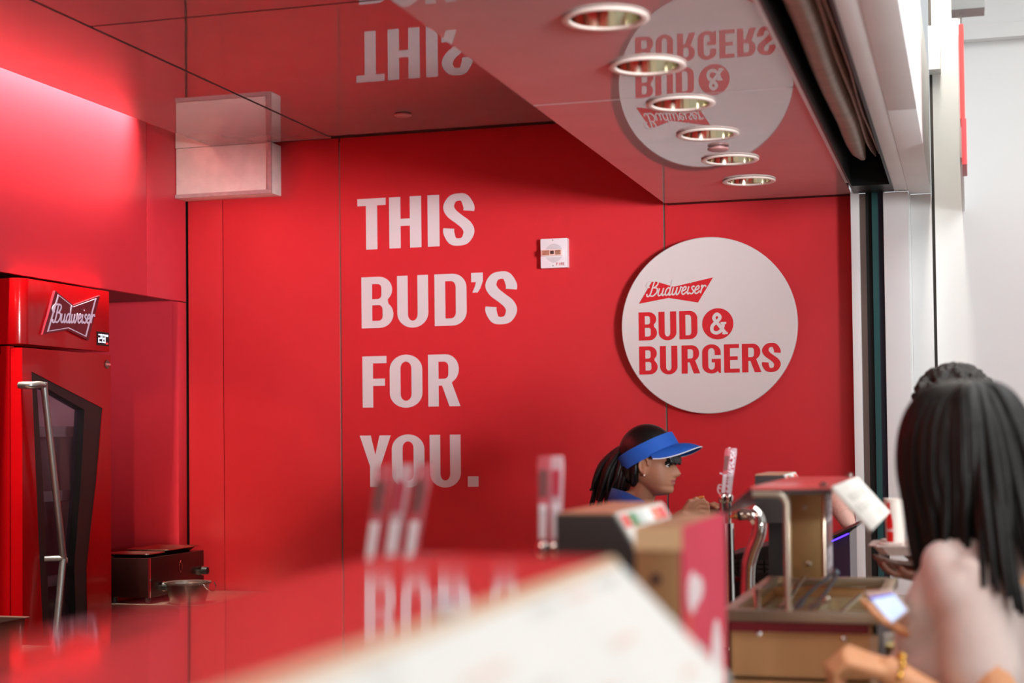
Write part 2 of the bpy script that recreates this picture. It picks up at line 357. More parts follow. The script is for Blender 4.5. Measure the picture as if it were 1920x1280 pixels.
def disc(nm, x, y, z, lab):
    t = thing(nm, lab, 'sprinkler', (x, y, z)); MB().lathe([(0.0, -0.012), (0.030, -0.012), (0.036, -0.009), (0.036, -0.004), (0.022, -0.003), (0.022, 0.0)], (x, y, z), 28).build('cover_plate', M('cover_pink', (170, 120, 116), rough=0.4), t)
disc('sprinkler_cover', -0.80, 5.295, ZS, 'small round cover disc between the soffit downlights')
disc('sprinkler_cover', -2.223, 6.10, ZC, 'small round cover disc on the main ceiling near the rear wall')

# roller shutter in the slot
rs = thing('roller_shutter', 'rolled-up grey roller shutter in the black slot over the opening', 'shutter', (-0.36, 2.0, 2.52))
SH = M('shutter_slats', (150, 122, 104), rough=0.45, metal=0.3, vary=0.2, scale=26, stretch=(0.3, 1, 0.3), bump=0.35, bscale=30)
def bar(x, z, rx, rz, y0, y1, seed):
    rnd = random.Random(seed); ys = [y0 + (y1 - y0) * i / 40 for i in range(41)]; rings = []
    for i, y in enumerate(ys):
        k = 1.0 if i < 38 else (0.93, 0.75, 0.35)[i - 38]; dx = 0.003 * math.sin(y * 5 + seed) + rnd.uniform(-0.001, 0.001)
        rings.append([(x + dx + rx * k * math.copysign(abs(math.cos(a)) ** 0.7, math.cos(a)), y, z + rz * k * math.copysign(abs(math.sin(a)) ** 0.7, math.sin(a))) for a in [2 * math.pi * q / 18 for q in range(18)]])
    return MB().loft(rings)
bar(-0.368, 2.585, 0.036, 0.050, -2.5, 6.02, 1).build('curtain_roll', SH, rs)
bar(-0.324, 2.600, 0.010, 0.045, -2.5, 6.05, 2).build('outer_slat', SH, rs)
bar(-0.305, 2.595, 0.008, 0.040, -2.5, 5.98, 5).build('bottom_rail', SH, rs)

# ------------------------------------------------------------------ lettering
def arc(cx, cz, rx, rz, a0, a1, n=10):
    return [(cx + rx * math.cos(math.radians(a0 + (a1 - a0) * i / n)), cz + rz * math.sin(math.radians(a0 + (a1 - a0) * i / n))) for i in range(n + 1)]
S_, T_ = 0.205, 0.140
def glyph(ch):
    s, t = S_, T_
    if ch == 'T': W = .52; return W, [[[(0, 1), (W, 1), (W, 1 - t), (W / 2 + s / 2, 1 - t), (W / 2 + s / 2, 0), (W / 2 - s / 2, 0), (W / 2 - s / 2, 1 - t), (0, 1 - t)]]], []
    if ch == 'H': W = .58; return W, [[[(0, 0), (s, 0), (s, .43), (W - s, .43), (W - s, 0), (W, 0), (W, 1), (W - s, 1), (W - s, .57), (s, .57), (s, 1), (0, 1)]]], []
    if ch == 'I': return s, [[[(0, 0), (s, 0), (s, 1), (0, 1)]]], []
    if ch == '.': return .2, [[[(0, 0), (.2, 0), (.2, .2), (0, .2)]]], []
    if ch == "'": return .22, [[[(0, 1), (.22, 1), (.22, .84), (.17, .70), (.12, .62), (.02, .62), (.07, .74), (.09, .82), (0, .82)]]], []
    if ch == 'F': W = .47; return W, [[[(0, 0), (s, 0), (s, .42), (W * .93, .42), (W * .93, .56), (s, .56), (s, 1 - t), (W, 1 - t), (W, 1), (0, 1)]]], []
    if ch == 'E': W = .54; return W, [[[(0, 0), (W, 0), (W, t), (s, t), (s, .44), (W * .88, .44), (W * .88, .57), (s, .57), (s, 1 - t), (W * .97, 1 - t), (W * .97, 1), (0, 1)]]], []
    if ch == 'Y': W = .60; return W, [[[(0, 1), (.215, 1), (W / 2, .62), (W - .215, 1), (W, 1), (W / 2 + s / 2, .40), (W / 2 + s / 2, 0), (W / 2 - s / 2, 0), (W / 2 - s / 2, .40)]]], []
    if ch == 'U': W = .60; return W, [[[(0, 1)] + arc(W / 2, .27, W / 2, .285, 180, 360, 18) + [(W, 1), (W - s, 1)] + arc(W / 2, .25, W / 2 - s, .13, 360, 180, 12) + [(s, 1)]]], []
    if ch == 'O': W = .62; return W, [[arc(W / 2, .27, W / 2, .285, 180, 360, 16) + arc(W / 2, .73, W / 2, .285, 0, 180, 16), arc(W / 2, .25, W / 2 - s, .13, 180, 360, 10) + arc(W / 2, .75, W / 2 - s, .13, 0, 180, 10)]], []
    if ch == 'D': W = .61; return W, [[[(0, 0), (W - .29, 0)] + arc(W - .27, .27, .27, .27, -90, 0) + arc(W - .27, .73, .27, .27, 0, 90) + [(0, 1)], [(s, t), (W - .32, t)] + arc(W - s - .09, .26, .09, .12, -90, 0, 6) + arc(W - s - .09, .74, .09, .12, 0, 90, 6) + [(s, 1 - t)]]], []
    if ch == 'B': W = .61; return W, [[[(0, 0), (W - .26, 0)] + arc(W - .26, .265, .26, .265, -90, 50, 12) + [(W - .10, .51)] + arc(W - .275, .745, .255, .255, -48, 90, 12) + [(0, 1)],
        [(s, t)] + arc(W - s - .075, t + .085, .075, .085, -90, 0, 5) + arc(W - s - .075, .36, .075, .085, 0, 90, 5) + [(s, .445)], [(s, .565)] + arc(W - s - .10, .645, .08, .08, -90, 0, 5) + arc(W - s - .10, .78, .08, .08, 0, 90, 5) + [(s, .86)]]], []
    if ch == 'R': W = .63; return W, [[[(0, 0), (s, 0), (s, .40), (.275, .40), (W - .215, 0), (W, 0), (W - .165, .455)] + arc(W - .28, .715, .255, .285, -40, 90, 12) + [(0, 1)],
        [(s, .53)] + arc(W - s - .11, .62, .085, .09, -90, 0, 5) + arc(W - s - .11, .77, .085, .09, 0, 90, 5) + [(s, .86)]]], []
    if ch == 'G': W = .64; return W, [[[(W, .63)] + arc(W / 2, .73, W / 2, .285, 0, 180, 16) + arc(W / 2, .27, W / 2, .285, 180, 300, 10) + [(W - .11, .07), (W - .06, 0), (W, 0), (W, .50), (W * .52, .50), (W * .52, .375), (W - s, .375)] + arc(W / 2, .25, W / 2 - s, .13, 360, 180, 10) + arc(W / 2, .75, W / 2 - s, .13, 180, 0, 10) + [(W - s, .63)]]], []
    if ch == 'S':
        c = [(.475, .66), (.475, .75), (.40, .905), (.29, .935), (.17, .895), (.105, .755), (.16, .625), (.30, .50), (.425, .385), (.475, .255), (.41, .105), (.29, .065), (.17, .10), (.105, .25), (.105, .335)]
        wd = [.20, .20, .165, .14, .165, .20, .20, .19, .20, .20, .165, .14, .165, .20, .20]
        pts = catmull([(a, b, 0) for a, b in c], 4); ws = catmull([(q, 0, 0) for q in wd], 4)
        return .58, [], [([(p.x, p.y) for p in pts], [q.x for q in ws])]
    if ch == '&':
        c = [(.73, .03), (.45, .40), (.22, .68), (.215, .82), (.34, .93), (.47, .82), (.43, .68), (.24, .52), (.11, .36), (.12, .16), (.30, .07), (.50, .16), (.60, .34), (.62, .50)]
        pts = catmull([(a, b, 0) for a, b in c], 5)
        return .80, [[[(.50, .46), (.76, .46), (.76, .56), (.50, .56)]], [[(.58, 0), (.82, 0), (.82, .10), (.58, .10)]]], [([(p.x, p.y) for p in pts], .155)]
def put_glyph(ch, x0, x1, z0, z1, y, mat, parent, d=0.0012, name='letter'):
    W, polys, ribs = glyph(ch); fn = lambda a, b, c: (x0 + a / W * (x1 - x0), y - c, z0 + b * (z1 - z0)); mb = MB()
    for i_, pl in enumerate(polys): mb.prism(pl, fn, d * (1 + .25 * i_ + (1.0 if ribs else 0)))
    for pts, wd in ribs: mb.ribbon(pts, wd, fn, d)
    return mb.build(name, mat, parent, smooth=False)
def wx(u, y=YB, v=640): return P(u, v, y).x
lt = thing('wall_lettering', 'white four-line slogan lettering on the red rear wall', 'lettering', (-2.3, YB, 1.33))
for row, (zb, gl) in enumerate(((2.393, [('T', 670.5, 723.5), ('H', 730, 790), ('I', 802, 824), ('S', 831, 890)]),
                                (2.040, [('B', 678, 737.5), ('U', 745, 803), ('D', 815, 875), ("'", 884, 906), ('S', 910, 970)]),
                                (1.685, [('F', 680, 725), ('O', 731, 792), ('R', 803, 863)]),
                                (1.331, [('Y', 675, 733), ('O', 735, 796), ('U', 806, 864), ('.', 877, 897)]))):
    vm = (418, 565, 715, 862)[row]
    for ch, u0, u1 in gl: put_glyph(ch, wx(u0, v=vm), wx(u1, v=vm), zb, zb + 0.229, YB - 0.0004, LETTER, lt)

def script(word):
    """brush-script centre lines, x-height 1, as (list of strokes, width)"""
    G = {'B': (1.45, [[(-.10, .35), (-.02, .05), (.22, .0), (.40, .35), (.46, 1.1), (.52, 1.95)], [(.05, 1.2), (-.32, 1.25), (-.42, 1.62), (-.12, 1.95), (.45, 2.02), (.98, 1.92), (1.08, 1.55), (.80, 1.18), (.52, 1.1)], [(.60, 1.12), (1.10, 1.0), (1.22, .5), (.86, .04), (.42, .06)]]),
         'u': (.95, [[(0, 1), (.0, .3), (.15, .02), (.38, .08), (.58, .4)], [(.58, 1), (.58, .22), (.72, .0), (.92, .2)]]),
         'd': (.98, [[(.55, .85), (.30, 1.0), (.06, .70), (.06, .25), (.25, .0), (.48, .18), (.60, .5)], [(.62, 2.0), (.60, .22), (.74, .0), (.95, .2)]]),
         'w': (1.30, [[(.0, 1), (.02, .3), (.18, .0), (.40, .15), (.52, .55), (.52, 1)], [(.52, .45), (.66, .02), (.88, .12), (1.02, .6), (1.0, 1), (1.25, .86)]]),
         'e': (.70, [[(.05, .46), (.40, .60), (.46, .86), (.26, 1), (.03, .70), (.05, .22), (.25, .0), (.48, .10), (.68, .36)]]),
         'i': (.45, [[(.10, 1), (.10, .22), (.24, .0), (.42, .2)], [(.20, 1.42), (.24, 1.52)]]),
         's': (.62, [[(.44, .86), (.30, 1), (.10, .85), (.22, .60), (.45, .40), (.45, .15), (.25, .0), (.0, .12)]]),
         'r': (.75, [[(.02, .86), (.16, 1), (.16, .0)], [(.16, .55), (.36, .94), (.60, .96), (.68, .76)]]),
         'C': (1.15, [[(1.0, 1.55), (.82, 1.95), (.40, 1.82), (.10, 1.05), (.28, .15), (.70, .0), (1.08, .38)]]),
         'o': (.72, [[(.30, 1), (.05, .75), (.05, .25), (.28, .0), (.52, .25), (.52, .75), (.30, 1), (.70, .88)]]),
         'c': (.66, [[(.48, .82), (.28, 1), (.05, .70), (.05, .25), (.28, .0), (.60, .28)]]),
         'a': (.85, [[(.52, .85), (.28, 1), (.05, .70), (.05, .25), (.25, .0), (.46, .2), (.56, .55)], [(.58, 1), (.56, .2), (.70, .0), (.84, .2)]]),
         'l': (.45, [[(.10, 2.0), (.08, .3), (.22, .0), (.42, .2)]]), '-': (.5, [[(.05, .55), (.40, .62)]])}
    x = 0; out = []
    for ch in word:
        a, st = G[ch]
        for k in st:
            out.append([(p.x + x + p.y * 0.28, p.y) for p in catmull([(q[0], q[1], 0) for q in k], 5)])
        x += a
    return out, x
def bowtie(cx, zc, w_, h_, skew):
    q = [(-.5, -.36), (-.06, -.12), (.36, -.5), (.5, .5), (.0, .10), (-.36, .40)]
    return q
def put_script(word, fn, wd, d, mat, parent, name='script_word', sub=False):
    st, L = script(word); mb = MB()
    for k in st: mb.ribbon([(a / L, b / L) for a, b in k], wd, fn, d)
    return mb.build(name, mat, parent, smooth=False)

# round sign
YS = 6.53; SCX, SCZ, SR = -1.040, 2.003, 0.368
sg = thing('round_sign', 'white round sign with red lettering standing off the red wall', 'sign', (SCX, YS, SCZ - SR))
MB().lathe([(0.001, 0), (SR - .003, 0), (SR, -.003), (SR, -.030), (SR - .003, -.033), (0.001, -.033)], (SCX, YS, SCZ), 96, axis=(0, -1, 0)).build('disc', [SIGNW], sg)
for a in (45, 135, 225, 315):
    x, z = SCX + .24 * math.cos(math.radians(a)), SCZ + .24 * math.sin(math.radians(a)); MB().cyl((x, YS + .03, z), (x, YB + .001, z), .012).build('standoff', STEELD, sg)
YF = YS - .0002
def sx(c): return 1160 + c / 5.82
def sz(c): return 500 + c / 5.82
rows = [[('B', 220, 418, 497, 803), ('U', 437, 630, 490, 801), ('D', 663, 860, 480, 790)],
        [('B', 226, 425, 869, 1178), ('U', 453, 642, 860, 1176), ('R', 688, 888, 855, 1165), ('G', 913, 1115, 843, 1163), ('E', 1152, 1320, 838, 1154), ('R', 1347, 1556, 832, 1148), ('S', 1565, 1770, 825, 1145)]]
zr = [(P(sx(540), sz(797), YF).z, P(sx(540), sz(488), YF).z), (P(sx(1000), sz(1160), YF).z, P(sx(1000), sz(850), YF).z)]
for r, row in enumerate(rows):
    for ch, u0, u1, t0, t1 in row:
        vm = sz((t0 + t1) / 2); put_glyph(ch, P(sx(u0), vm, YF).x, P(sx(u1), vm, YF).x, zr[r][0], zr[r][1], YF, SIGNR, sg)
ac = P(sx(1082), sz(622), YF); AR = 169 / 5.82 / 447
MB().lathe([(0.0005, 0), (AR, 0), (AR, .0012), (0.0005, .0012)], (ac.x, YF, ac.z), 48, axis=(0, -1, 0)).build('ampersand_disc', SIGNR, sg)
put_glyph('&', ac.x - AR * .52, ac.x + AR * .60, ac.z - AR * .68, ac.z + AR * .72, YF - .0013, SIGNW, sg, name='ampersand')
bt = [P(sx(a), sz(b), YF) for a, b in ((222, 404), (545, 340), (866, 390), (1030, 116), (600, 218), (372, 149))]
def flat(pts, y): return [(p.x, p.z) for p in pts]
MB().prism([flat(bt, YF)], lambda a, b, c: (a, YF - c, b), .0012).build('bowtie_emblem', SIGNR, sg, smooth=False)
p0, p1 = P(sx(310), sz(325), YF), P(sx(940), sz(285), YF); dv = p1 - p0
put_script('Budweiser', lambda a, b, c: (p0.x + dv.x * a, YF - .0013 - c, p0.z + dv.z * a + dv.x * b * 1.02), .023, .0008, SIGNW, sg)

# fire alarm speaker strobe
fa = thing('fire_alarm_strobe', 'white square fire alarm speaker with strobe on red wall', 'alarm', (-1.708, 6.56, 2.27))
FX0, FX1, FZ0, FZ1, FY = -1.768, -1.648, 2.272, 2.400, 6.562
FW = M('alarm_white', (226, 216, 220), rough=0.35, vary=0.01)
B(FX0, FY, FZ0, FX1, YB, FZ1).build('housing', FW, fa, bevel=0.006)
gm = MB(); cx_, cz_ = (FX0 + FX1) / 2, (FZ0 + FZ1) / 2
for i in range(-8, 9):
    for j in range(-8, 9):
        x, z = i * .0048, j * .0048
        if math.hypot(x, z) < .040 and abs(z) > .0155: gm.cyl((cx_ + x, FY - .0004, cz_ + z), (cx_ + x, FY + .002, cz_ + z), .0013, n=6)
gm.build('grille_holes', BLACKP, fa, smooth=False, kind='stuff')
st_ = B(cx_ - .052, FY - .022, cz_ - .0135, cx_ + .040, FY, cz_ + .0135).build('strobe', M('strobe_lens', (236, 196, 184), rough=0.06, spec=0.8, coat=0.6), fa, bevel=0.003)
for a, b in ((-.046, -.014), (.012, .036)):
    B(cx_ + a, FY - .0235, cz_ - .010, cx_ + b, FY - .022, cz_ + .010).build('reflector', M('strobe_mirror', (250, 190, 160), rough=0.15, metal=0.7, vary=0.3, scale=160), st_)
B(cx_ - .010, FY - .0235, cz_ - .007, cx_ + .006, FY - .022, cz_ + .008).build('flash_tube', STEELD, st_)
for dz in (-.054, .056): MB().lathe([(0.0003, -.001), (.0022, -.001), (.0026, .001)], (cx_ - .004, FY, cz_ + dz), 12, axis=(0, 1, 0)).build('screw', STEELD, fa)
LR = M('alarm_red', (206, 50, 58), rough=0.4, vary=0)
for i, ch in enumerate('FIRE'):
    x = FX1 - .049 + i * .0096
    q = {'F': [(0, 0, .25, 1), (0, .8, .9, 1), (0, .42, .75, .6)], 'I': [(.3, 0, .6, 1)], 'R': [(0, 0, .25, 1), (0, .8, .9, 1), (.65, .5, .9, 1), (0, .42, .9, .6), (.6, 0, .85, .5)], 'E': [(0, 0, .25, 1), (0, .8, .9, 1), (0, .42, .75, .6), (0, 0, .9, .2)]}[ch]
    mb = MB()
    for a, b, c, d in q: mb.box(x + a * .0076, FY - .0006, FZ0 + .010 + b * .012, x + c * .0076, FY + .0002, FZ0 + .010 + d * .012)
    mb.build('letter', LR, fa, smooth=False)

# ------------------------------------------------------------------ drinks cooler in the alcove
FXF = -3.43                                   # front plane of the cooler
fy0, fy1 = 5.195, 5.838
fr = thing('drinks_cooler', 'tall red drinks cooler with glass door and long steel handle in alcove', 'cooler', (-3.75, 5.5, 0))
def cooler_ring(z, r=.05, x0=-4.10, x1=FXF, n=6):
    pts = []
    for cx, cy, a0 in ((x1 - r, fy0 + r, -90), (x1 - r * .3, fy1 - r * .3, 0), (x0 + .01, fy1 - .01, 90), (x0 + .01, fy0 + .01, 180)):
        rr_ = r if a0 == -90 else (r * .3 if a0 == 0 else .01)
        pts += [(cx + rr_ * math.cos(math.radians(a0 + 90 * i / n)), cy + rr_ * math.sin(math.radians(a0 + 90 * i / n)), z) for i in range(n + 1)]
    return pts
MB().loft([cooler_ring(z) for z in (0.08, 0.10)] ).build('plinth', BLACKP, fr)
hd = MB().loft([cooler_ring(z) for z in (1.918, 2.170)]).build('header', REDBODY, fr, bevel=0.006)
# carcass with a hollow behind the door glass
MB().box(-4.10, fy0, .10, -3.482, fy0 + .03, 1.912).box(-4.10, fy1 - .03, .10, -3.482, fy1, 1.912).box(-4.10, fy0, .10, -4.07, fy1, 1.912).box(-4.10, fy0, 1.88, -3.52, fy1, 1.912).box(-4.10, fy0, .10, -3.52, fy1, .16).build('carcass', REDBODY, fr)
LIN = M('cooler_liner', (190, 150, 160), rough=0.5)
MB().box(-4.068, fy0 + .031, .161, -4.060, fy1 - .031, 1.879).box(-4.06, fy0 + .031, .161, -3.53, fy0 + .036, 1.879).box(-4.06, fy1 - .036, .161, -3.53, fy1 - .031, 1.879).build('liner', LIN, fr)
# door: a slab with an angular window cut through it
def dy(u): return fy0 + (fy1 - fy0) * (u - 40) / 167.0
def dzv(v, u): return P(u, v, dy(u)).z
win_px = [(58, 690), (60, 695), (188, 765), (192, 770), (166, 1075), (166, 1240), (92, 1290), (86, 1250), (76, 1000)]
def on_front(u, v):
    d = FWD + RGT * ((u - 960) / F_PX) - UPV * ((v - PY_PX) / F_PX); q = CAM + d * ((FXF - CAM.x) / d.x); return (q.y, q.z)
win = [on_front(*q) for q in ((59, 696), (193, 765), (181, 905), (163, 1065), (167, 1270), (86, 1300), (72, 1000))]
door = MB().prism([[(fy0 + .005, .12), (fy1, .12), (fy1, 1.905), (fy0 + .005, 1.905)], win], lambda a, b, c: (FXF - c, a, b), .05, robust=True)
dr = door.build('door', REDBODY, fr, bevel=0.004)
fo = [(sum(p[0] for p in win) / len(win), sum(p[1] for p in win) / len(win))][0]
ins = [on_front(*q) for q in ((70, 716), (160, 768), (153, 905), (141, 1060), (146, 1255), (98, 1285), (88, 1000))]
MB().prism([win, ins], lambda a, b, c: (FXF - .004 - c, a, b), .045, robust=True).build('window_frame', BLACKP, dr, smooth=False)
MB().prism([ins], lambda a, b, c: (FXF - .03 - c, a, b), .006).build('glass_pane', M('cooler_glass', (60, 40, 50), rough=0.04, spec=0.6, alpha=0.35), dr, smooth=False)
for z in (.62, .98, 1.32, 1.58):
    sh = thing('x', 'x', 'x', (0, 0, 0)); bpy.data.objects.remove(sh)
    B(-4.05, fy0 + .04, z, -3.56, fy1 - .04, z + .006).build('shelf', STEELD, fr)
    B(-3.57, fy0 + .04, z - .012, -3.555, fy1 - .04, z + .030).build('price_rail', M('rail_white', (196, 170, 182), rough=0.4), fr)
B(-3.60, fy0 + .05, 1.60, -3.585, fy0 + .065, 1.84).build('blue_lamp', M('cooler_blue_led', (90, 80, 255), emit=(80, 70, 255), estr=2.5, vary=0), fr)
B(-3.62, fy0 + .10, 1.868, -3.56, fy1 - .06, 1.878).build('interior_lamp', M('cooler_lamp', (255, 235, 240), emit=(255, 225, 235), estr=9.0, vary=0), fr)
# handle
hp = [on_front(38, 722), on_front(66, 722), on_front(102, 1045), on_front(82, 1270)]
HX = FXF + .055
hm = MB().tube(catmull([(FXF - .005, hp[0][0], hp[0][1]), (HX - .015, hp[0][0] + .01, hp[0][1]), (HX, hp[1][0] - .03, hp[1][1] - .004), (HX, hp[1][0] - .018, hp[1][1] - .05), (HX, hp[2][0] - .03, hp[2][1] + .02), (HX, hp[2][0] - .03, hp[2][1] - .02), (HX, hp[3][0] - .03, hp[3][1])], 5), .0135, 12)
hm.cyl((FXF - .005, hp[2][0] - .06, hp[2][1]), (HX, hp[2][0] - .03, hp[2][1]), .011)
hm.build('handle', M('handle_steel', (150, 150, 146), rough=0.3, metal=0.9), dr)
# emblem, display, badge on the cooler
EMB = M('emblem_maroon', (92, 14, 26), rough=0.3, vary=0.02); EMW = M('emblem_white', (206, 186, 206), rough=0.35, vary=0.02)
eb = [on_front(*q) for q in ((75, 627), (122, 619), (161, 638), (183, 554), (133, 572), (99, 545))]
em = MB().prism([eb], lambda a, b, c: (FXF + c, a, b), .012).build('bowtie_emblem', EMB, hd, smooth=False)
ec = (sum(p[0] for p in eb) / 6, sum(p[1] for p in eb) / 6)
lo = [[(ec[0] + (a - ec[0]) * k, ec[1] + (b - ec[1]) * k) for a, b in eb] for k in (.86, .80)]
MB().prism(lo, lambda a, b, c: (FXF + .0122 + c, a, b), .001).build('emblem_outline', EMW, hd, smooth=False)
q0, q1 = on_front(93, 604), on_front(170, 606)
put_script('Budweiser', lambda a, b, c: (FXF + .0135 + c, q0[0] + (q1[0] - q0[0]) * a, q0[1] + (q1[1] - q0[1]) * a + (q1[0] - q0[0]) * b * .92), .026, .001, EMW, hd)
d0, d1 = on_front(181, 621), on_front(203, 649)
ds = MB().box(FXF, d0[0], d1[1], FXF + .004, d1[0], d0[1]).build('display', BLACKP, hd)
LED = M('led_white', (235, 240, 255), emit=(225, 232, 255), estr=1.1, vary=0); LEDR = M('led_red', (255, 40, 50), emit=(255, 30, 40), estr=2.0, vary=0)
SEG = {'2': 'abged', '8': 'abcdefg'}
def seg7(ch, y, z, wd, ht, t):
    mb = MB(); X0, X1 = FXF + .0041, FXF + .005
    R_ = {'a': (0, ht - t, wd, ht), 'g': (0, ht / 2 - t / 2, wd, ht / 2 + t / 2), 'd': (0, 0, wd, t), 'f': (0, ht / 2, t, ht), 'b': (wd - t, ht / 2, wd, ht), 'e': (0, 0, t, ht / 2), 'c': (wd - t, 0, wd, ht / 2)}
    for k in SEG[ch]: a, b, c, d = R_[k]; mb.box(X0, y + a, z + b, X1, y + c, z + d)
    mb.build('digit', LED, ds, smooth=False)
dw, dh = d1[0] - d0[0], d0[1] - d1[1]
seg7('2', d0[0] + dw * .08, d1[1] + dh * .2, dw * .25, dh * .62, dw * .055); seg7('8', d0[0] + dw * .42, d1[1] + dh * .2, dw * .25, dh * .62, dw * .055)
B(FXF + .0041, d0[0] + dw * .74, d1[1] + dh * .66, FXF + .005, d0[0] + dw * .90, d1[1] + dh * .82).build('degree_mark', LED, ds)
B(FXF + .0041, d0[0] + dw * .72, d1[1] + dh * .12, FXF + .005, d0[0] + dw * .90, d1[1] + dh * .24).build('indicator', LEDR, ds)
bp_ = on_front(200, 683)
MB().lathe([(.0005, 0), (.018, 0), (.018, .004), (.0005, .006)], (FXF, bp_[0], bp_[1]), 24, axis=(1, 0, 0)).build('maker_badge', STEELD, dr)
B(FXF + .005, bp_[0] - .019, bp_[1] - .004, FXF + .0075, bp_[0] + .019, bp_[1] + .004).build('badge_bar', CHROME, dr)

# ------------------------------------------------------------------ back counter, griddle, pans
bc = thing('back_counter', 'steel back counter along the left wall beside the cooler', 'counter', (-3.5, 6.2, 0))
B(-3.62, 5.96, .82, -3.06, 6.58, .86).build('worktop', STEEL, bc, bevel=0.004)
B(-3.47, 5.96, .10, -3.10, 6.58, .82).build('cabinet', STEELD, bc)
gr = thing('griddle', 'black countertop griddle with steel trays on top beside the cooler', 'griddle', (-3.45, 6.2, .86))
GX, gy0, gy1, gz0, gz1 = -3.335, 5.985, 6.475, .885, 1.052
GB = M('griddle_black', (44, 22, 20), rough=0.25, metal=0.3, vary=0.05)
B(-3.56, gy0, gz0, GX - .004, gy1, gz1).build('body', GB, gr, bevel=0.003)
fp = B(GX - .004, gy0, gz0, GX, gy1, gz1).build('front_panel', GB, gr, bevel=0.001)
B(GX - .006, gy0 - .003, gz0, GX + .003, gy0 + .005, gz1).build('corner_strip', CHROME, gr)
for y, z in ((gy0 + .105, .925), (gy1 - .028, .962)):
    k = MB().lathe([(.022, 0), (.022, .010), (.0005, .012)], (GX, y, z), 24, axis=(1, 0, 0)).build('knob_bezel', CHROME, fp)
    MB().lathe([(.018, .010), (.016, .034), (.0005, .036)], (GX, y, z), 24, axis=(1, 0, 0)).build('knob', BLACKP, fp)
gl = MB(); lp = [(.0, .042), (.022, .012), (.020, -.012), (.0, -.040), (-.020, -.012), (-.022, .012)]
gl.tube([(GX + .002, 6.255 + a * .62, .995 + b * .62) for a, b in lp], .0014, 6, closed=True).build('maker_emblem', M('emblem_red', (150, 44, 36), rough=0.4), fp)
for i in range(4): MB().cyl((-3.52 + .16 * (i // 2), gy0 + .03 + .42 * (i % 2), .86), (-3.52 + .16 * (i // 2), gy0 + .03 + .42 * (i % 2), gz0), .014, .012).build('foot', BLACKP, gr)
def tray(nm, x0, y0, x1, y1, z, h, lab, mat, grp=None, taper=.02):
    t = thing(nm, lab, 'tray', ((x0 + x1) / 2, (y0 + y1) / 2, z), grp)
    def rg(d, zz, r=.018):
        o = []
        for cx, cy, a in ((x1 - d - r, y1 - d - r, 0), (x0 + d + r, y1 - d - r, 90), (x0 + d + r, y0 + d + r, 180), (x1 - d - r, y0 + d + r, 270)):
            o += [(cx + r * math.cos(math.radians(a + 22.5 * i)), cy + r * math.sin(math.radians(a + 22.5 * i)), zz) for i in range(5)]
        return o
    MB().loft([rg(taper + .012, z + .002), rg(.013, z + h - .002), rg(.004, z + h), rg(0, z + h + .001), rg(0, z + h - .003), rg(.011, z + h - .005), rg(taper + .009, z)]).build('pan', mat, t, angle=50)
    return t
WARMST = M('tray_steel', (206, 180, 160), rough=0.22, metal=1.0, vary=0.05)
tray('sheet_tray', -3.56, 6.16, -3.345, 6.46, gz1 + .001, .022, 'shallow steel tray on the griddle top, nearer the rear wall', WARMST, 'steel trays on the griddle')
tray('sheet_tray', -3.56, 5.99, -3.345, 6.15, gz1 + .001, .016, 'shallow steel tray on the griddle top, nearer the cooler', WARMST, 'steel trays on the griddle')
pt = thing('steel_pot', 'round steel pot with bail handle in front of the griddle', 'pot', (-3.18, 6.03, .86))
MB().lathe([(.001, .86), (.072, .86), (.084, .90), (.090, .948), (.098, .950), (.098, .944), (.088, .940), (.080, .90), (.070, .866), (.001, .866)], (-3.19, 6.05, 0), 40).build('bowl', M('pot_steel', (146, 132, 122), rough=0.28, metal=0.9), pt)
MB().tube([(-3.19 + .098 + .02 * math.sin(math.radians(a)), 6.05 + .05 * math.cos(math.radians(a)), .944 - .03 * math.sin(math.radians(a))) for a in range(0, 181, 15)], .003, 8).build('bail_handle', CHROME, pt)
B(-3.45, 3.2, 0, -2.95, 5.12, .80).build('prep_cabinet', STEELD, None, 'low steel prep cabinet before the cooler at the left edge', 'cabinet')
tray('deep_pan', -3.44, 4.62, -3.215, 4.93, .80, .128, 'deep dark food pan with bright rim at the left edge', M('pan_dark', (92, 74, 66), rough=0.3, metal=0.8), None, .012)

# ------------------------------------------------------------------ serving counter
ct = thing('serving_counter', 'long red serving counter under the opening', 'counter', (-.45, 3, 0))
B(-.80, .30, .10, -.165, 6.30, .88).build('cabinet', REDL, ct, bevel=0.004)
B(-.82, .28, .88, -.140, 6.32, .92).build('worktop', STEEL, ct, bevel=0.004)
B(-.165, .30, .10, -.135, 6.30, .88).build('front_panel', M('counter_front_red', (214, 44, 48), rough=0.4, vary=0.03), ct)
sf = thing('drink_shelf', 'small red drink shelf on the counter front under the beer cup', 'shelf', (-.135, 3.32, .92))
B(-.185, 3.22, .968, -.085, 3.42, .985).build('shelf_board', M('shelf_red', (206, 50, 54), rough=0.35, vary=0.03), sf, bevel=0.003)
for y in (3.25, 3.37): B(-.175, y, .92, -.145, y + .012, .968).build('shelf_bracket', STEELD, sf)

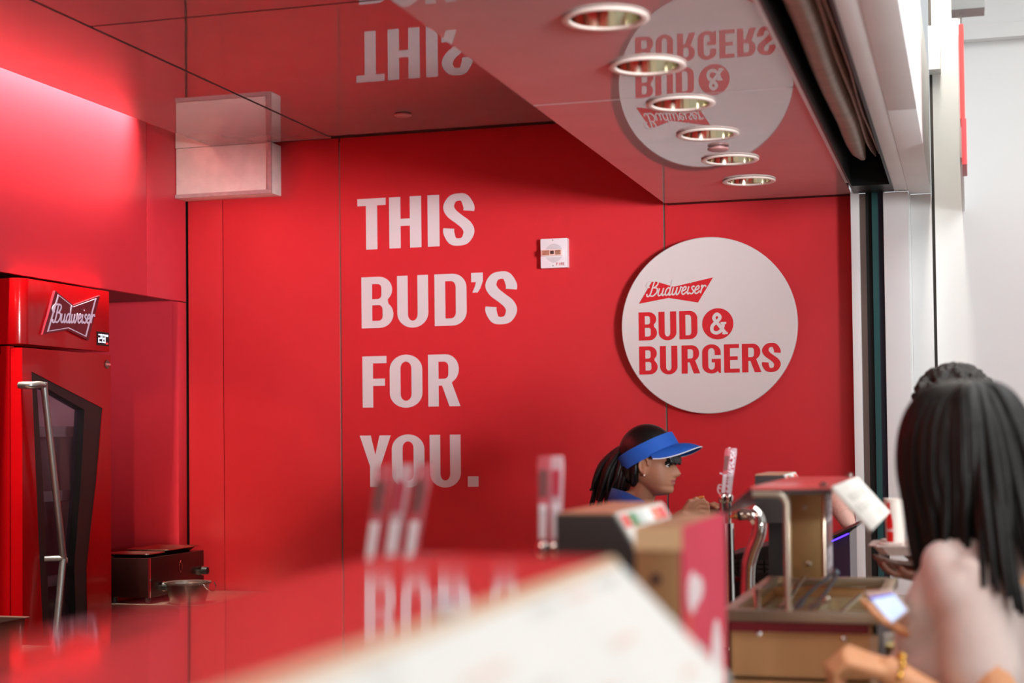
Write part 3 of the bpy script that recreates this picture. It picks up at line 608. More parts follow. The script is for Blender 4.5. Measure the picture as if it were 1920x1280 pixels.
# nearest unit: glossy red lid with a sloping menu board
nu = thing('menu_canopy', 'low canopy with glossy red lid and sloping white menu, nearest the camera', 'canopy', (-.40, .9, .92))
def lidz(y): return 1.4335 + .0015 * (y - .8) + .0175 * ((y - .8) ** 2) / 2 + 0.0
ys = [.36 + (1.425 - .36) * i / 36 for i in range(37)]
MB().loft([[(-.541, y, lidz(y)), (-.541, y, lidz(y) - .010), (-.319, y, lidz(y) - .010), (-.319, y, lidz(y))] for y in ys]).build('lid', REDGLOSS, nu)
def slope_board(y0, y1, x, z, dx, dz, t=.006):
    nx, nz = dz, -dx; q = math.hypot(nx, nz); nx, nz = -nx / q * t, -nz / q * t
    return MB().loft([[(x, y, z), (x + dx, y, z - dz), (x + dx - nx * 1, y, z - dz - abs(nz)), (x - nx, y, z - abs(nz))] for y in (y0, y1)])
mbd = slope_board(.36, 1.425, -.317, 1.436, .10, .102).build('menu_board', PAPER, nu)
MB().loft([[(-.318, y, 1.4385), (-.311, y, 1.4314), (-.312, y, 1.4304), (-.319, y, 1.4375)] for y in (.36, 1.425)]).build('board_trim', M('trim_tan', (196, 160, 122), rough=0.4), mbd)
rl = random.Random(3)
for i in range(5):
    for j in range(9):
        f0 = .10 + .18 * i; ya = .46 + j * .105; L_ = rl.uniform(.03, .095)
        if rl.random() < .5: continue
        m_ = INK if rl.random() > .12 else M('print_rose', (214, 190, 180), rough=0.5)
        MB().loft([[(-.317 + .10 * f + .0012, y, 1.436 - .102 * f + .0006), (-.317 + .10 * (f + .05) + .0012, y, 1.436 - .102 * (f + .05) + .0006), (-.317 + .10 * (f + .05), y, 1.436 - .102 * (f + .05)), (-.317 + .10 * f, y, 1.436 - .102 * f)] for f in (f0,) for y in (ya, ya + L_)]).build('menu_line', m_, mbd, smooth=False)
B(-.541, 1.415, 1.15, -.325, 1.421, 1.422).build('end_panel', STEEL, nu)
B(-.53, .38, .92, -.33, 1.41, 1.15).build('base', STEEL, nu)
for x, y in ((-.53, .40), (-.53, 1.40), (-.33, .40), (-.33, 1.40)): MB().cyl((x, y, 1.15), (x, y, 1.425), .007).build('post', CHROME, nu)
wp = P(865, 1200, 1.0)
MB().lathe([(.0005, 0), (.0085, 0), (.0090, .007), (.0115, .008), (.0115, .012), (.0005, .0135)], (-.3225, .960, lidz(.960) + .0002), 20).build('white_knob', M('white_plastic', (236, 238, 246), rough=0.3), nu)

# ------------------------------------------------------------------ beer taps
RDC = M('clear_red_acrylic', (220, 120, 130), rough=0.08, spec=0.7, trans=0.0, alpha=0.55); CLR = M('clear_acrylic', (236, 214, 222), rough=0.06, spec=0.8, alpha=0.5)
WPR = M('print_white', (240, 232, 238), rough=0.3, vary=0.02)
def tap(x, y, z0, z1, lean, n, lab, dirx=1, txt=False, spread=.030, wd=.015):
    t = thing('beer_tap', lab, 'beer tap', (x, y, .92), 'beer taps on the serving counter')
    MB().cyl((x, y, .92), (x, y, z0 - .06), .028, .024, 24).lathe([(.045, 0), (.045, .008), (.03, .014)], (x, y, .92), 24).build('column', CHROME, t)
    for i in range(n):
        o = (i - (n - 1) / 2) * spread; a = Vector((x + o, y + o * .4, z0)); b = a + Vector((lean, 0, z1 - z0)); d = (b - a)
        MB().cyl((x + o, y + o * .4, z0 - .075), a, .008, .009, 14).lathe([(.010, 0), (.013, .006), (.013, .018), (.010, .024)], a, 16, axis=d).build('faucet_stem', CHROME, t)
        sd = Vector((1, 0, 0)); q = Vector((0, 1, 0))
        def R_(c, wx_, wy_): return [c + sd * (wx_ * sx_) + q * (wy_ * sy_) for sx_, sy_ in ((-1, -1), (1, -1), (1, 1), (-1, 1))]
        hb = MB().loft([R_(a + d * f, wd * k, .006) for f, k in ((.10, .55), (.16, .75), (.55, .85), (.92, 1.0), (1.0, .8))]).build('handle', [RDC, CLR][i % 2], t, bevel=0.002)
        MB().loft([R_(a + d * f + q * -.0072, wd * k, .0006) for f, k in ((.18, .55), (.52, .62))]).build('white_label', WPR, hb)
        MB().loft([R_(a + d * f + q * -.0072, wd * k, .0006) for f, k in ((.60, .55), (.86, .66))]).build('dark_label', [M('label_brown', (128, 84, 84), rough=0.4), M('label_red', (190, 60, 80), rough=0.4)][i % 2], hb)
        MB().loft([R_(a + d * f, wd * k, .0075) for f, k in ((.02, .62), (.11, .66))]).build('ferrule', CHROME, hb)
        if txt and i == n - 1:
            c0_, L_ = a + d * .14, d * .84; per = Vector((-d.z, 0, d.x)).normalized()
            put_script('Budweiser', lambda aa, bb, cc: c0_ + L_ * aa + per * (bb * d.length * .9 - .004) + q * (-.0085 - cc), .026, .0008, WPR, hb)
    return t
tap(-.795, 2.10, 1.345, 1.512, .028, 3, 'blurred trio of clear and red tap handles, nearest the camera', spread=.026, wd=.011)
tap(-.690, 2.60, 1.345, 1.516, .004, 2, 'upright pair of clear tap handles left of the dark canopy', spread=.020, wd=.011)
tap(-.690, 4.60, 1.350, 1.508, .020, 2, 'pair of tap handles with white script beside the visored worker', txt=True, spread=.016, wd=.009)

# ------------------------------------------------------------------ dark canopies with sloping sticker boards
def dark_canopy(x0, x1, y0, y1, zt, lab, dz=.075, dx=.045, foot=.92):
    t = thing('dark_canopy', lab, 'canopy', ((x0 + x1) / 2, (y0 + y1) / 2, foot), 'dark canopies on the serving counter')
    MB().loft([[(x0, y, zt), (x1, y, zt), (x1 + dx, y, zt - dz), (x1 + dx, y, zt - dz - .055), (x0, y, zt - dz - .055)] for y in (y0, y1)]).build('hood', DARKG, t, bevel=0.003)
    B(x0 + .002, y0 + .002, zt, x1 - .002, y1 - .002, zt + .003).build('lid', M('tan_lid', (186, 140, 110), rough=0.3, vary=0.05), t)
    B(x0 + .03, y0 + .04, foot, x1 - .005, y1 - .04, zt - dz - .055).build('pedestal', BLACKP, t)
    bd = MB().loft([[(x1 + .003, y, zt + .002), (x1 + dx + .003, y, zt - dz + .002), (x1 + dx, y, zt - dz), (x1, y, zt)] for y in (y0 + .01, y1 - .01)]).build('sticker_board', PAPER, t)
    cl = [(214, 70, 66), (236, 232, 226), (224, 190, 40), (70, 130, 80), (222, 120, 96), (236, 232, 226), (190, 196, 190), (216, 60, 60)]
    for i in range(3):
        for j in range(6):
            c = cl[(i * 5 + j * 3) % 8]; f = .06 + .31 * i; ya = y0 + .02 + (y1 - y0 - .04) * j / 6; yb = ya + (y1 - y0 - .04) / 6 * .86
            def q_(ff, yy, e): return (x1 + dx * ff + e, yy, zt - dz * ff + e * .6)
            MB().add([q_(f, ya, .0036), q_(f, yb, .0036), q_(f + .26, yb, .0036), q_(f + .26, ya, .0036), q_(f, ya, .002), q_(f, yb, .002), q_(f + .26, yb, .002), q_(f + .26, ya, .002)], [(0, 1, 2, 3), (7, 6, 5, 4), (0, 4, 5, 1), (1, 5, 6, 2), (2, 6, 7, 3), (3, 7, 4, 0)]).build('sticker', M('sticker_%d_%d_%d' % c, c, rough=0.5), bd, smooth=False)
    return t
dark_canopy(-.640, -.546, 2.45, 2.86, 1.424, 'dark canopy with colourful sticker board, in front of the visored worker')
dark_canopy(-.568, -.490, 4.33, 4.62, 1.436, 'small dark canopy with stickers behind the pink lid')

# ------------------------------------------------------------------ towers with printed red side
tw = thing('printed_tower', 'tan steel tower with pink-red printed side panel, blurred in front', 'dispenser', (-.386, 2.18, .92))
TX0, TX1, TY0, TY1, TZ = -.4175, -.356, 2.0, 2.36, 1.432
TAN = M('tan_steel', (206, 164, 116), rough=0.35, metal=0.7, vary=0.06, scale=10)
B(TX0, TY0, .92, TX1 - .003, TY1, TZ).build('body', TAN, tw, bevel=0.003)
B(TX0, TY0 - .003, TZ - .030, TX1, TY0 - .0005, TZ).build('top_band', M('tan_band', (232, 196, 150), rough=0.4, vary=0.05), tw)
pp = B(TX1 - .003, TY0, .92, TX1 + .001, TY1, TZ).build('printed_panel', M('print_pinkred', (206, 52, 78), rough=0.45, vary=0.05), tw)
def side(poly, mat, nm): MB().prism([poly], lambda a, b, c: (TX1 + .0012 + c, a, b), .0006).build(nm, mat, pp, smooth=False)
OFFW = M('print_offwhite', (226, 206, 206), rough=0.5, vary=0.1, scale=30); GREYP = M('print_greyrose', (176, 130, 136), rough=0.5, vary=0.3, scale=40)
side(arc(2.10, 1.342, .050, .018, -90, 90, 10) + arc(2.07, 1.342, .04, .028, 90, 270, 10), OFFW, 'print_shape')
side([(2.02, 1.318), (2.055, 1.318), (2.06, 1.23), (2.025, 1.23)], M('print_amber', (214, 74, 56), rough=0.5), 'print_shape')
side([(2.03, 1.25), (2.15, 1.27), (2.16, 1.05), (2.02, 1.05)], GREYP, 'print_shape')
side(arc(2.26, 1.20, .055, .085, 0, 360, 28)[:-1], OFFW, 'print_oval')
MB().lathe([(.0004, 0), (.006, 0), (.007, .003), (.0004, .004)], (P(1230, 1085, 2.0).x, TY0, P(1230, 1085, 2.0).z), 16, axis=(0, -1, 0)).build('rivet', M('rivet_dark', (80, 60, 70), rough=0.4, metal=0.6), tw)

# ------------------------------------------------------------------ far condiment station
fs = thing('condiment_station', 'steel condiment station with pink lid, steel frame and sloping price card', 'condiment station', (-.34, 3.55, .92))
bx0, bx1, by0, by1, bz = -.478, -.188, 3.2, 3.95, 1.196
MB().box(bx0, by0, .92, bx1, by0 + .006, 1.172).box(bx0, by1 - .006, .92, bx1, by1, 1.172).box(bx0, by0, .92, bx0 + .006, by1, 1.172).box(bx1 - .006, by0, .92, bx1, by1, 1.172).box(bx0, by0, 1.055, bx1, by1, 1.062).build('bin', M('bin_steel', (226, 180, 126), rough=0.35, metal=0.45, vary=0.1, scale=12, stretch=(1, 1, .1)), fs)
B(bx1 - .004, by0 + .012, .94, bx1 + .004, by1 - .012, 1.165).build('side_print', DARKG, fs)
MB().box(bx0 - .012, by0 - .012, 1.174, bx1 + .012, by0 + .014, bz).box(bx0 - .012, by1 - .014, 1.174, bx1 + .012, by1 + .012, bz).box(bx0 - .012, by0, 1.174, bx0 + .014, by1, bz).box(bx1 - .014, by0, 1.174, bx1 + .012, by1, bz).build('rim', M('rim_steel', (200, 186, 160), rough=0.3, metal=0.9), fs, bevel=0.002)
B(bx0 + .006, by0 - .0135, 1.153, bx1 - .01, by0 - .001, 1.172).build('maroon_strip', M('maroon_strip', (112, 26, 34), rough=0.4), fs)
B(bx1 - .010, by0 - .004, .92, bx1 + .006, by0 + .002, 1.150).build('corner_post', M('pale_steel', (222, 196, 164), rough=0.3, metal=0.7), fs)
for x, z in ((bx0 + .06, 1.148), (bx1 - .06, 1.142), (bx1 - .10, .97), (bx0 + .05, .97)): MB().lathe([(.0004, 0), (.006, 0), (.006, .002), (.0004, .005)], (x, by0 - .0006, z), 16, axis=(0, -1, 0)).build('bolt', CHROME, fs)
# lid, smoked guard, price card
MB().box(-.428, by0, 1.436, -.266, by1, 1.443).build('lid', M('pink_lid', (214, 96, 92), rough=0.18, spec=0.6, vary=0.03), fs, bevel=0.002)
B(-.428, by0 - .004, 1.428, -.266, by0 + .002, 1.437).build('lid_edge', DARKG, fs)
MB().loft([[(-.428, y, 1.440), (-.428, y, 1.434), (-.488, y, 1.383), (-.492, y, 1.388)] for y in (by0, by1)]).build('smoked_guard', GLASSD, fs)
cdm = MB().loft([[(-.266, y, 1.443), (-.268, y, 1.438), (-.194, y, 1.352), (-.190, y, 1.356)] for y in (by0 - .002, by1)]).build('price_card', M('card_white', (228, 224, 214), rough=0.35, vary=0.03), fs)
for f, a, b in ((.25, .20, .75), (.50, .12, .55), (.78, .55, .72)):
    x, z = -.2655 + .075 * f, 1.4435 - .0875 * f
    MB().loft([[(x + .0012, y, z + .0010), (x + .012, y, z - .0118), (x + .011, y, z - .013), (x, y, z)] for y in (by0 + (by1 - by0) * a, by0 + (by1 - by0) * b)]).build('print_line', M('print_pale', (206, 202, 192), rough=0.5), cdm, smooth=False)
for y in (by0 + .01, by1 - .02): MB().lathe([(.0004, 0), (.008, 0), (.008, .006), (.0004, .009)], (-.285, y + .01, 1.443), 16).build('lid_knob', STEELD, fs)
TB = M('tube_steel', (196, 180, 160), rough=0.3, metal=0.75)
MB().tube(catmull([(-.424, by0 - .002, 1.4275), (-.385, by0 - .002, 1.4275), (-.366, by0 - .002, 1.424), (-.357, by0 - .002, 1.408), (-.3565, by0 - .002, 1.38), (-.3565, by0 - .002, 1.175)], 5), .0068, 10).build('front_tube', TB, fs)
t2 = MB().box(-.424, by1 - .11, 1.196, -.338, by1 - .02, 1.434).build('tower', M('tower_steel', (196, 164, 112), rough=0.35, metal=0.75, vary=0.12, scale=8), fs, bevel=0.003)
rrp = []
for cx, cz, a in ((-.350, 1.420, 0), (-.412, 1.420, 90), (-.412, 1.210, 180), (-.350, 1.210, 270)): rrp += [(cx + .010 * math.cos(math.radians(a + 22.5 * i)), by1 - .113, cz + .010 * math.sin(math.radians(a + 22.5 * i))) for i in range(5)]
MB().tube(rrp, .004, 8, closed=True).build('tower_bead', TB, t2)
for x, z in ((-.385, 1.372), (-.377, 1.237)): MB().lathe([(.0004, 0), (.007, 0), (.007, .003), (.0004, .005)], (x, by1 - .110, z), 16, axis=(0, -1, 0)).build('rivet', STEEL, t2)
tp = B(-.338, by1 - .11, 1.196, -.335, by1 + .06, 1.430).build('printed_side', M('print_greyviolet', (120, 104, 108), rough=0.5), fs)
B(-.3349, by1 - .06, 1.285, -.3343, by1 + .03, 1.325).build('print_block', M('print_brick', (150, 84, 78), rough=0.5), tp)
for i in range(5):
    for z0_ in (1.335, 1.222):
        B(-.3349, by1 - .095 + i * .030, z0_, -.3340, by1 - .085 + i * .030, z0_ + .05).build('print_stroke', WPR, tp)
        if i % 2: B(-.3349, by1 - .095 + i * .030, z0_ + .02, -.3340, by1 - .070 + i * .030, z0_ + .03).build('print_stroke', WPR, tp)
# things in the bin
def insert(x0, y0, x1, y1, lab):
    t = tray('bin_insert', x0, y0, x1, y1, 1.0625, .085, lab, M('insert_steel', (200, 184, 146), rough=0.3, metal=0.6), 'steel inserts in the condiment station', .006); t['category'] = 'pan'
insert(-.468, 3.215, -.345, 3.56, 'steel insert pan at the near left of the condiment bin'); insert(-.340, 3.215, -.205, 3.56, 'steel insert pan at the near right of the condiment bin')
insert(-.468, 3.58, -.345, 3.935, 'steel insert pan at the far left of the condiment bin'); insert(-.340, 3.58, -.205, 3.935, 'steel insert pan at the far right of the condiment bin')
UT = M('utensil_steel', (206, 200, 180), rough=0.18, metal=0.9); UTB = M('utensil_bluegrey', (130, 150, 160), rough=0.3, metal=0.6)
def tongs(a, b, lab, mat, wd=.012):
    a, b = Vector(a), Vector(b); t = thing('serving_tongs', lab, 'tongs', a, 'utensils in the condiment station'); s_ = (b - a).cross(Vector((0, 0, 1))).normalized()
    for k in (-1, 1):
        pts = catmull([a + s_ * (k * .016) + Vector((0, 0, -.004)), a + (b - a) * .3 + s_ * (k * .020), a + (b - a) * .7 + s_ * (k * .014), b + s_ * (k * .005)], 4)
        MB().tube(pts, [wd * .55] * 4 + [wd * .35] * (len(pts) - 4), 8, flat=.35).build('arm', mat, t)
    MB().ell(b, (.008, .008, .008)).build('hinge', mat, t)
def spoon(a, b, lab, mat):
    a, b = Vector(a), Vector(b); t = thing('serving_spoon', lab, 'spoon', a, 'utensils in the condiment station'); d = (b - a).normalized()
    MB().tube([a, a + (b - a) * .5, b], [.004, .005, .007], 8, flat=.5).build('shaft', mat, t)
    rot = d.to_track_quat('X', 'Z').to_matrix(); MB().ell(a - d * .022, (.028, .020, .007), rot).build('bowl', mat, t)
tongs((-.36, 3.50, 1.165), (-.300, 3.66, 1.232), 'blue-grey tongs standing up in the bin', UTB, .016)
tongs((-.40, 3.28, 1.155), (-.30, 3.42, 1.196), 'steel tongs lying across the near inserts of the bin', UT)
spoon((-.43, 3.30, 1.160), (-.445, 3.40, 1.215), 'steel spoon leaning at the left wall of the bin', UT)
spoon((-.285, 3.30, 1.160), (-.235, 3.48, 1.200), 'steel spoon at the right of the bin', UT)
spoon((-.41, 3.66, 1.160), (-.385, 3.78, 1.212), 'steel spoon with round knob behind the front tube', UT)
MB().ell((-.455, 3.36, 1.158), (.010, .010, .010)).build('radish', M('pink_radish', (214, 110, 96), rough=0.4), None, 'small pink ball in the near left insert of the bin', 'food')

# ------------------------------------------------------------------ chrome spout, till, cups behind the station
sp_ = thing('chrome_spout', 'curved chrome drinks spout with black nozzle beside the smoked guard', 'spout', (-.57, 4.25, .92))
def Q(u, v, y=4.25): return P(u, v, y)
MB().tube(catmull([Vector((Q(1400, 1085).x, 4.25, .92)), Q(1402, 1085), Q(1408, 1040), Q(1421, 1005), Q(1424, 980), Q(1420, 962), Q(1412, 955)], 6), [.020] * 6 + [.019] * 12 + [.0195] * 6 + [.019, .0185, .018, .0175, .017, .016, .015] + [.014] * 6, 20).build('column', CHROME, sp_)
MB().tube(catmull([Q(1423, 985), Q(1412, 968), Q(1398, 964), Q(1390, 965)], 5), [.016] * 8 + [.015] * 8, 16).build('neck', CHROME, sp_)
MB().cyl(Q(1396, 965), Q(1384, 967), .0135, .0125).build('collar', BLACKP, sp_)
MB().tube([Q(1385, 967), Q(1378, 967), Q(1374, 968), Q(1368, 969)], [.007, .009, .006, .004], 12).build('nozzle', M('brass', (220, 180, 120), rough=0.2, metal=1.0), sp_)
ti = thing('till', 'black till with sloping keyboard behind the chrome spout', 'till', (-.60, 4.75, .92))
MB().loft([[(-.72, y, 1.135), (-.72, y, 1.182), (-.56, y, 1.225), (-.515, y, 1.265), (-.505, y, 1.255), (-.505, y, 1.10)] for y in (4.68, 5.06)]).build('keyboard', BLACKP, ti, bevel=0.003)
B(-.70, 4.70, .92, -.51, 5.04, 1.11).build('cash_drawer', BLACK, ti)
for i in range(6):
    for j in range(3): B(-.715 + i * .026, 4.67, 1.140 + j * .014, -.695 + i * .026, 4.680, 1.150 + j * .014).build('key', DARKG, ti)
B(-.71, 4.668, 1.124, -.675, 4.68, 1.134).build('receipt_slot', M('slot_pale', (190, 180, 196), rough=0.4), ti)
bxp = thing('back_bar_box', 'dark box with blue glow under tilted cup stack', 'box', (-.40, 5.1, .92))
MB().loft([[(-.452, y, .92), (-.452, y, 1.196), (-.375, y, 1.232), (-.375, y, .92)] for y in (5.14, 5.45)]).build('body', M('led_tinted_black', (56, 36, 52), rough=0.3, vary=0.05), bxp)  # black body with the purple of the LED glow tinted into its colour
MB().loft([[(-.458, y, 1.200), (-.458, y, 1.208), (-.350, y, 1.258), (-.350, y, 1.250)] for y in (5.10, 5.48)]).build('lid', BLACK, bxp)
LB = M('blue_led', (70, 50, 255), emit=(70, 40, 255), estr=6.0, vary=0)
MB().tube([(-.448, 5.132, 1.196), (-.378, 5.132, 1.229)], .0022, 6).build('led_strip', LB, bxp)
MB().tube([(-.455, 5.13, 1.07), (-.375, 5.13, 1.07)], .003, 6).build('led_strip', LB, bxp)
cm = M('cup_paper_pink', (226, 176, 160), rough=0.5, vary=0.05)
ax = Vector((-.45, 0, 1)).normalized(); base = Vector((-.378, 5.2, 1.245))
for i in range(12):
    c = base + ax * (.006 + i * .0066)
    MB().lathe([(.023, 0), (.033, .052), (.0345, .053), (.0345, .0555), (.032, .055), (.022, .003)], c, 24, axis=ax).build('paper_cup', cm, None, {0: 'lowest pink paper cup of the tilted stack on the dark box', 11: 'topmost pink paper cup of the tilted stack on the dark box'}.get(i, 'pink paper cup within the tilted stack on the dark box'), 'cup', 'stacked paper cups')

# ------------------------------------------------------------------ hanging blade sign outside
bs = thing('blade_sign', 'red blade sign hanging edge-on beside the white outside wall', 'sign', (0, 5.3, 2.44))
bz = [P(1805, v, 5.25).z for v in (45, 222, 308, 17)]
B(-.012, 5.25, bz[1], .003, 5.50, bz[0]).build('blade', M('blade_red', (226, 60, 56), rough=0.45, vary=0.03), bs, bevel=0.001)
B(-.009, 5.25, bz[2], .0065, 5.50, bz[1]).build('lower_blade', M('blade_red_dark', (196, 58, 60), rough=0.45, vary=0.03), bs, bevel=0.001)
MB().cyl((-.004, 5.3, bz[0]), (-.004, 5.3, bz[3] + .01), .003).build('hanger_rod', STEELD, bs)
B(-.034, 5.25, bz[3], .07, 5.36, bz[3] + .10).build('bracket', M('bracket_grey', (112, 112, 110), rough=0.5), bs, bevel=0.002)

# ------------------------------------------------------------------ people
V = Vector
def lerp_table(tab, z):
    if z <= tab[0][0]: return tab[0][1:]
    for a, b in zip(tab, tab[1:]):
        if z <= b[0]:
            t = (z - a[0]) / (b[0] - a[0]); t = t * t * (3 - 2 * t) * .5 + t * .5
            return tuple(p + (q - p) * t for p, q in zip(a[1:], b[1:]))
    return tab[-1][1:]
HEADT = [(-.104, .045, .012, .020), (-.098, .068, .006, .034), (-.088, .086, -.006, .044), (-.078, .0885, -.022, .051), (-.068, .0855, -.042, .056), (-.055, .089, -.062, .061), (-.040, .0895, -.079, .065), (-.020, .088, -.089, .068), (0, .086, -.094, .070), (.014, .084, -.097, .072), (.030, .0905, -.099, .074), (.050, .0905, -.099, .075), (.075, .081, -.093, .072), (.098, .060, -.077, .061), (.115, .036, -.052, .043), (.124, .010, -.022, .018)]
NOSET = [(-.042, 0, .016), (-.034, .006, .016), (-.027, .021, .0145), (-.019, .0275, .0125), (-.010, .022, .010), (.002, .0135, .009), (.012, .006, .009), (.022, 0, .010)]
def head_mesh(mb, O, R3, s=1.0, ears=True):
    n = 64; rings = []; z = -.104
    while z <= .1245:
        xf, xb, wd = lerp_table(HEADT, z); nn, nw = lerp_table(NOSET, z) if -.042 < z < .022 else (0, .01); xm = (xf + xb) / 2; rg = []
        for k in range(n):
            a = 2 * math.pi * k / n; c, sn = math.cos(a), math.sin(a); e = .85
            x = xm + (xf - xm) * math.copysign(abs(c) ** e, c); y = wd * math.copysign(abs(sn) ** .95, sn)
            if c > 0:
                x += nn * math.exp(-(y / nw) ** 2)
                x += (.0060 * math.exp(-((z + .0435) / .0045) ** 2) + .0055 * math.exp(-((z + .0565) / .005) ** 2) - .003 * math.exp(-((z + .050) / .002) ** 2)) * math.exp(-(y / .021) ** 2)
                x -= .011 * math.exp(-((abs(y) - .031) / .015) ** 2 - ((z - .011) / .010) ** 2)
                x += .003 * math.exp(-((z - .029) / .006) ** 2)
            rg.append(O + R3 @ (V((x, y, z)) * s))
        rings.append(rg); z += .0028
    mb.loft(rings)
    if ears:
        for sd in (-1, 1):
            mb.ell(O + R3 @ (V((-.006, sd * .073, -.004)) * s), (.015 * s, .007 * s, .027 * s), R3)
            mb.tube([O + R3 @ (V((-.004 + .017 * math.cos(math.radians(a)) * -1, sd * .079, .004 + .027 * math.sin(math.radians(a)))) * s) for a in range(-70, 200, 18)], .0042 * s, 8)
            mb.ell(O + R3 @ (V((.000, sd * .076, -.030)) * s), (.007 * s, .005 * s, .008 * s), R3)
def frame(az, pitch=0.0, roll=0.0):
    """columns forward, left, up; az in degrees from +x, pitch > 0 looks down"""
    return (Matrix.Rotation(math.radians(az), 3, 'Z') @ Matrix.Rotation(math.radians(pitch), 3, 'Y') @ Matrix.Rotation(math.radians(roll), 3, 'X'))
TORSO = [(.02, .050, .052, .0), (-.035, .062, .060, .0), (-.055, .105, .070, -.004), (-.080, .150, .082, -.006), (-.12, .168, .100, 0), (-.20, .162, .115, .012), (-.30, .145, .108, .010), (-.40, .138, .102, .004), (-.50, .160, .115, -.002), (-.58, .168, .120, -.006), (-.66, .14, .105, -.004)]
def torso(mb, N, R3, grow=0.0, bust=0.0, top=0, width=1.0):
    rings = []
    for dz, hw, hd, fo in TORSO[top:]:
        b = bust * math.exp(-((dz + .20) / .07) ** 2)
        rings.append([N + R3 @ V((fo + (hd + grow + (b if math.cos(a) > 0 else 0)) * math.cos(a), (hw * width + grow) * math.sin(a), dz)) for a in [2 * math.pi * k / 32 for k in range(32)]])
    mb.loft(rings)
def arm(mb, pts, rr): mb.capsule(catmull(pts, 5), [V((r, 0, 0)).x for r in [q.x for q in catmull([(r, 0, 0) for r in rr], 5)]], 14)
def hand(mb, W, d, pn, lat, curl=(25, 35, 25), s=1.0, thumb=(35, 30)):
    """W wrist, d towards the knuckles, pn palm normal (fingers close that way), lat towards the thumb"""
    d, pn, lat = d.normalized(), pn.normalized(), lat.normalized()
    offs = (.028, .0095, -.0095, -.026); kn = (.080, .084, .080, .072); sc_ = (.92, 1.0, .95, .78)
    for o, k, f in zip(offs, kn, sc_):
        K = W + d * (k * s) + lat * (o * s); mb.capsule([W + lat * (o * .55 * s) + d * .005, K], [.0135 * s, .0105 * s], 10)
        pts = [K]; dirv = d.copy(); ang = 0
        for L, c in zip((.041, .026, .020), curl):
            ang += c; q = Matrix.Rotation(math.radians(ang), 3, pn.cross(d) * -1)
            dirv = (d * math.cos(math.radians(ang)) + pn * math.sin(math.radians(ang)))
            pts.append(pts[-1] + dirv * (L * f * s))
        mb.capsule(pts, [.0098 * s, .0090 * s, .0082 * s, .0070 * s], 10)
    T0 = W + d * (.018 * s) + lat * (.020 * s); a0 = math.radians(thumb[0])
    t1 = T0 + (d * math.cos(a0) + lat * math.sin(a0) + pn * .25).normalized() * (.042 * s)
    t2 = t1 + (d * 1.0 + pn * math.sin(math.radians(thumb[1])) * 1.2 + lat * .1).normalized() * (.030 * s)
    t3 = t2 + (d * .9 + pn * .8 - lat * .25).normalized() * (.022 * s)
    mb.capsule([T0, t1, t2, t3], [.0145 * s, .0115 * s, .0098 * s, .0080 * s], 10)
    mb.ell(W + d * (.038 * s) + pn * (.004 * s), (.030 * s, .030 * s, .013 * s), Matrix((d, lat, pn)).transposed())
def legs(mb, N, R3, floor_z, grow=0.0):
    for sd in (-1, 1):
        hp_ = N + R3 @ V((0, sd * .085, -.60)); kn_ = V((hp_.x, hp_.y, (hp_.z + floor_z) / 2 + .03)) + R3 @ V((.015, 0, 0)); an = V((hp_.x, hp_.y, floor_z + .075)) + R3 @ V((-.02, 0, 0))
        mb.capsule([hp_, (hp_ + kn_) / 2, kn_, (kn_ * .6 + an * .4), an], [.088 + grow, .075 + grow, .056 + grow, .055 + grow, .040 + grow], 16)
def feet(mb, N, R3, floor_z):
    for sd in (-1, 1):
        p = N + R3 @ V((0, sd * .085, 0)); a = V((p.x, p.y, floor_z + .045))
        mb.capsule([a + R3 @ V((-.06, 0, 0)), a + R3 @ V((.06, 0, 0)), a + R3 @ V((.14, 0, -.008))], [.042, .042, .033], 14)
def locks(mb, paths, seed=1, n=8):
    r = random.Random(seed)
    for pts, r0, r1 in paths:
        c = catmull(pts, 5); L = len(c); rr = [r0 + (r1 - r0) * (i / (L - 1)) ** 1.6 for i in range(L)]; rr[0] *= .6
        mb.capsule(c, rr, n)
def recolor(o, fn):
    for p in o.data.polygons: p.material_index = fn(p.center)
LIP = M('lip', (150, 78, 72), rough=0.4, vary=0.05); EYEW = M('eye_white', (220, 210, 204), rough=0.2, vary=0); IRIS = M('iris', (30, 18, 12), rough=0.1, vary=0)

# --- the worker in the blue visor
HO = P(1221, 873, 5.3) + V((0, 0, 0)); HR = frame(-6, 5); hs = .945
wk = thing('person', 'worker with black ponytail, blue visor and blue polo behind the counter', 'person', (HO.x - .03, HO.y, 0))
BR = frame(-4); WN = HO + V((-.072, 0, -.105))
mb = MB(); head_mesh(mb, HO, HR, hs)
mb.capsule([HO + HR @ V((-.014, 0, -.050)), HO + V((-.038, 0, -.10)), WN + V((.01, 0, -.06))], [.046, .050, .058], 18)
torso(mb, WN, BR); legs(mb, WN, BR, 0)
SHR, SHL = WN + BR @ V((0, -.155, -.095)), WN + BR @ V((0, .155, -.095))
HW = P(1281, 968, 5.16)
arm(mb, [SHR, SHR + V((.03, -.03, -.16)), V((HW.x - .13, 5.10, HW.z - .10)), HW + V((-.05, 0, -.04)), HW], [.048, .044, .037, .030, .025])
hand(mb, HW, V((.75, .25, .62)), V((.35, .5, -.65)), V((-.25, -.45, .8)), (48, 62, 40), .80, (40, 50))
HL = V((HW.x + .01, 5.34, HW.z - .01))
arm(mb, [SHL, SHL + V((.03, .02, -.16)), V((HW.x - .12, 5.44, HW.z - .10)), HL + V((-.05, .03, -.03)), HL], [.048, .044, .037, .030, .025])
hand(mb, HL, V((.9, -.25, .25)), V((.2, -.6, -.6)), V((0, -.3, .9)), (40, 50, 35), .92)
bd_ = remesh(mb, .0032, 3).build('body', [SKIN, LIP], wk, fix=False, angle=80)
HRI = HR.inverted()
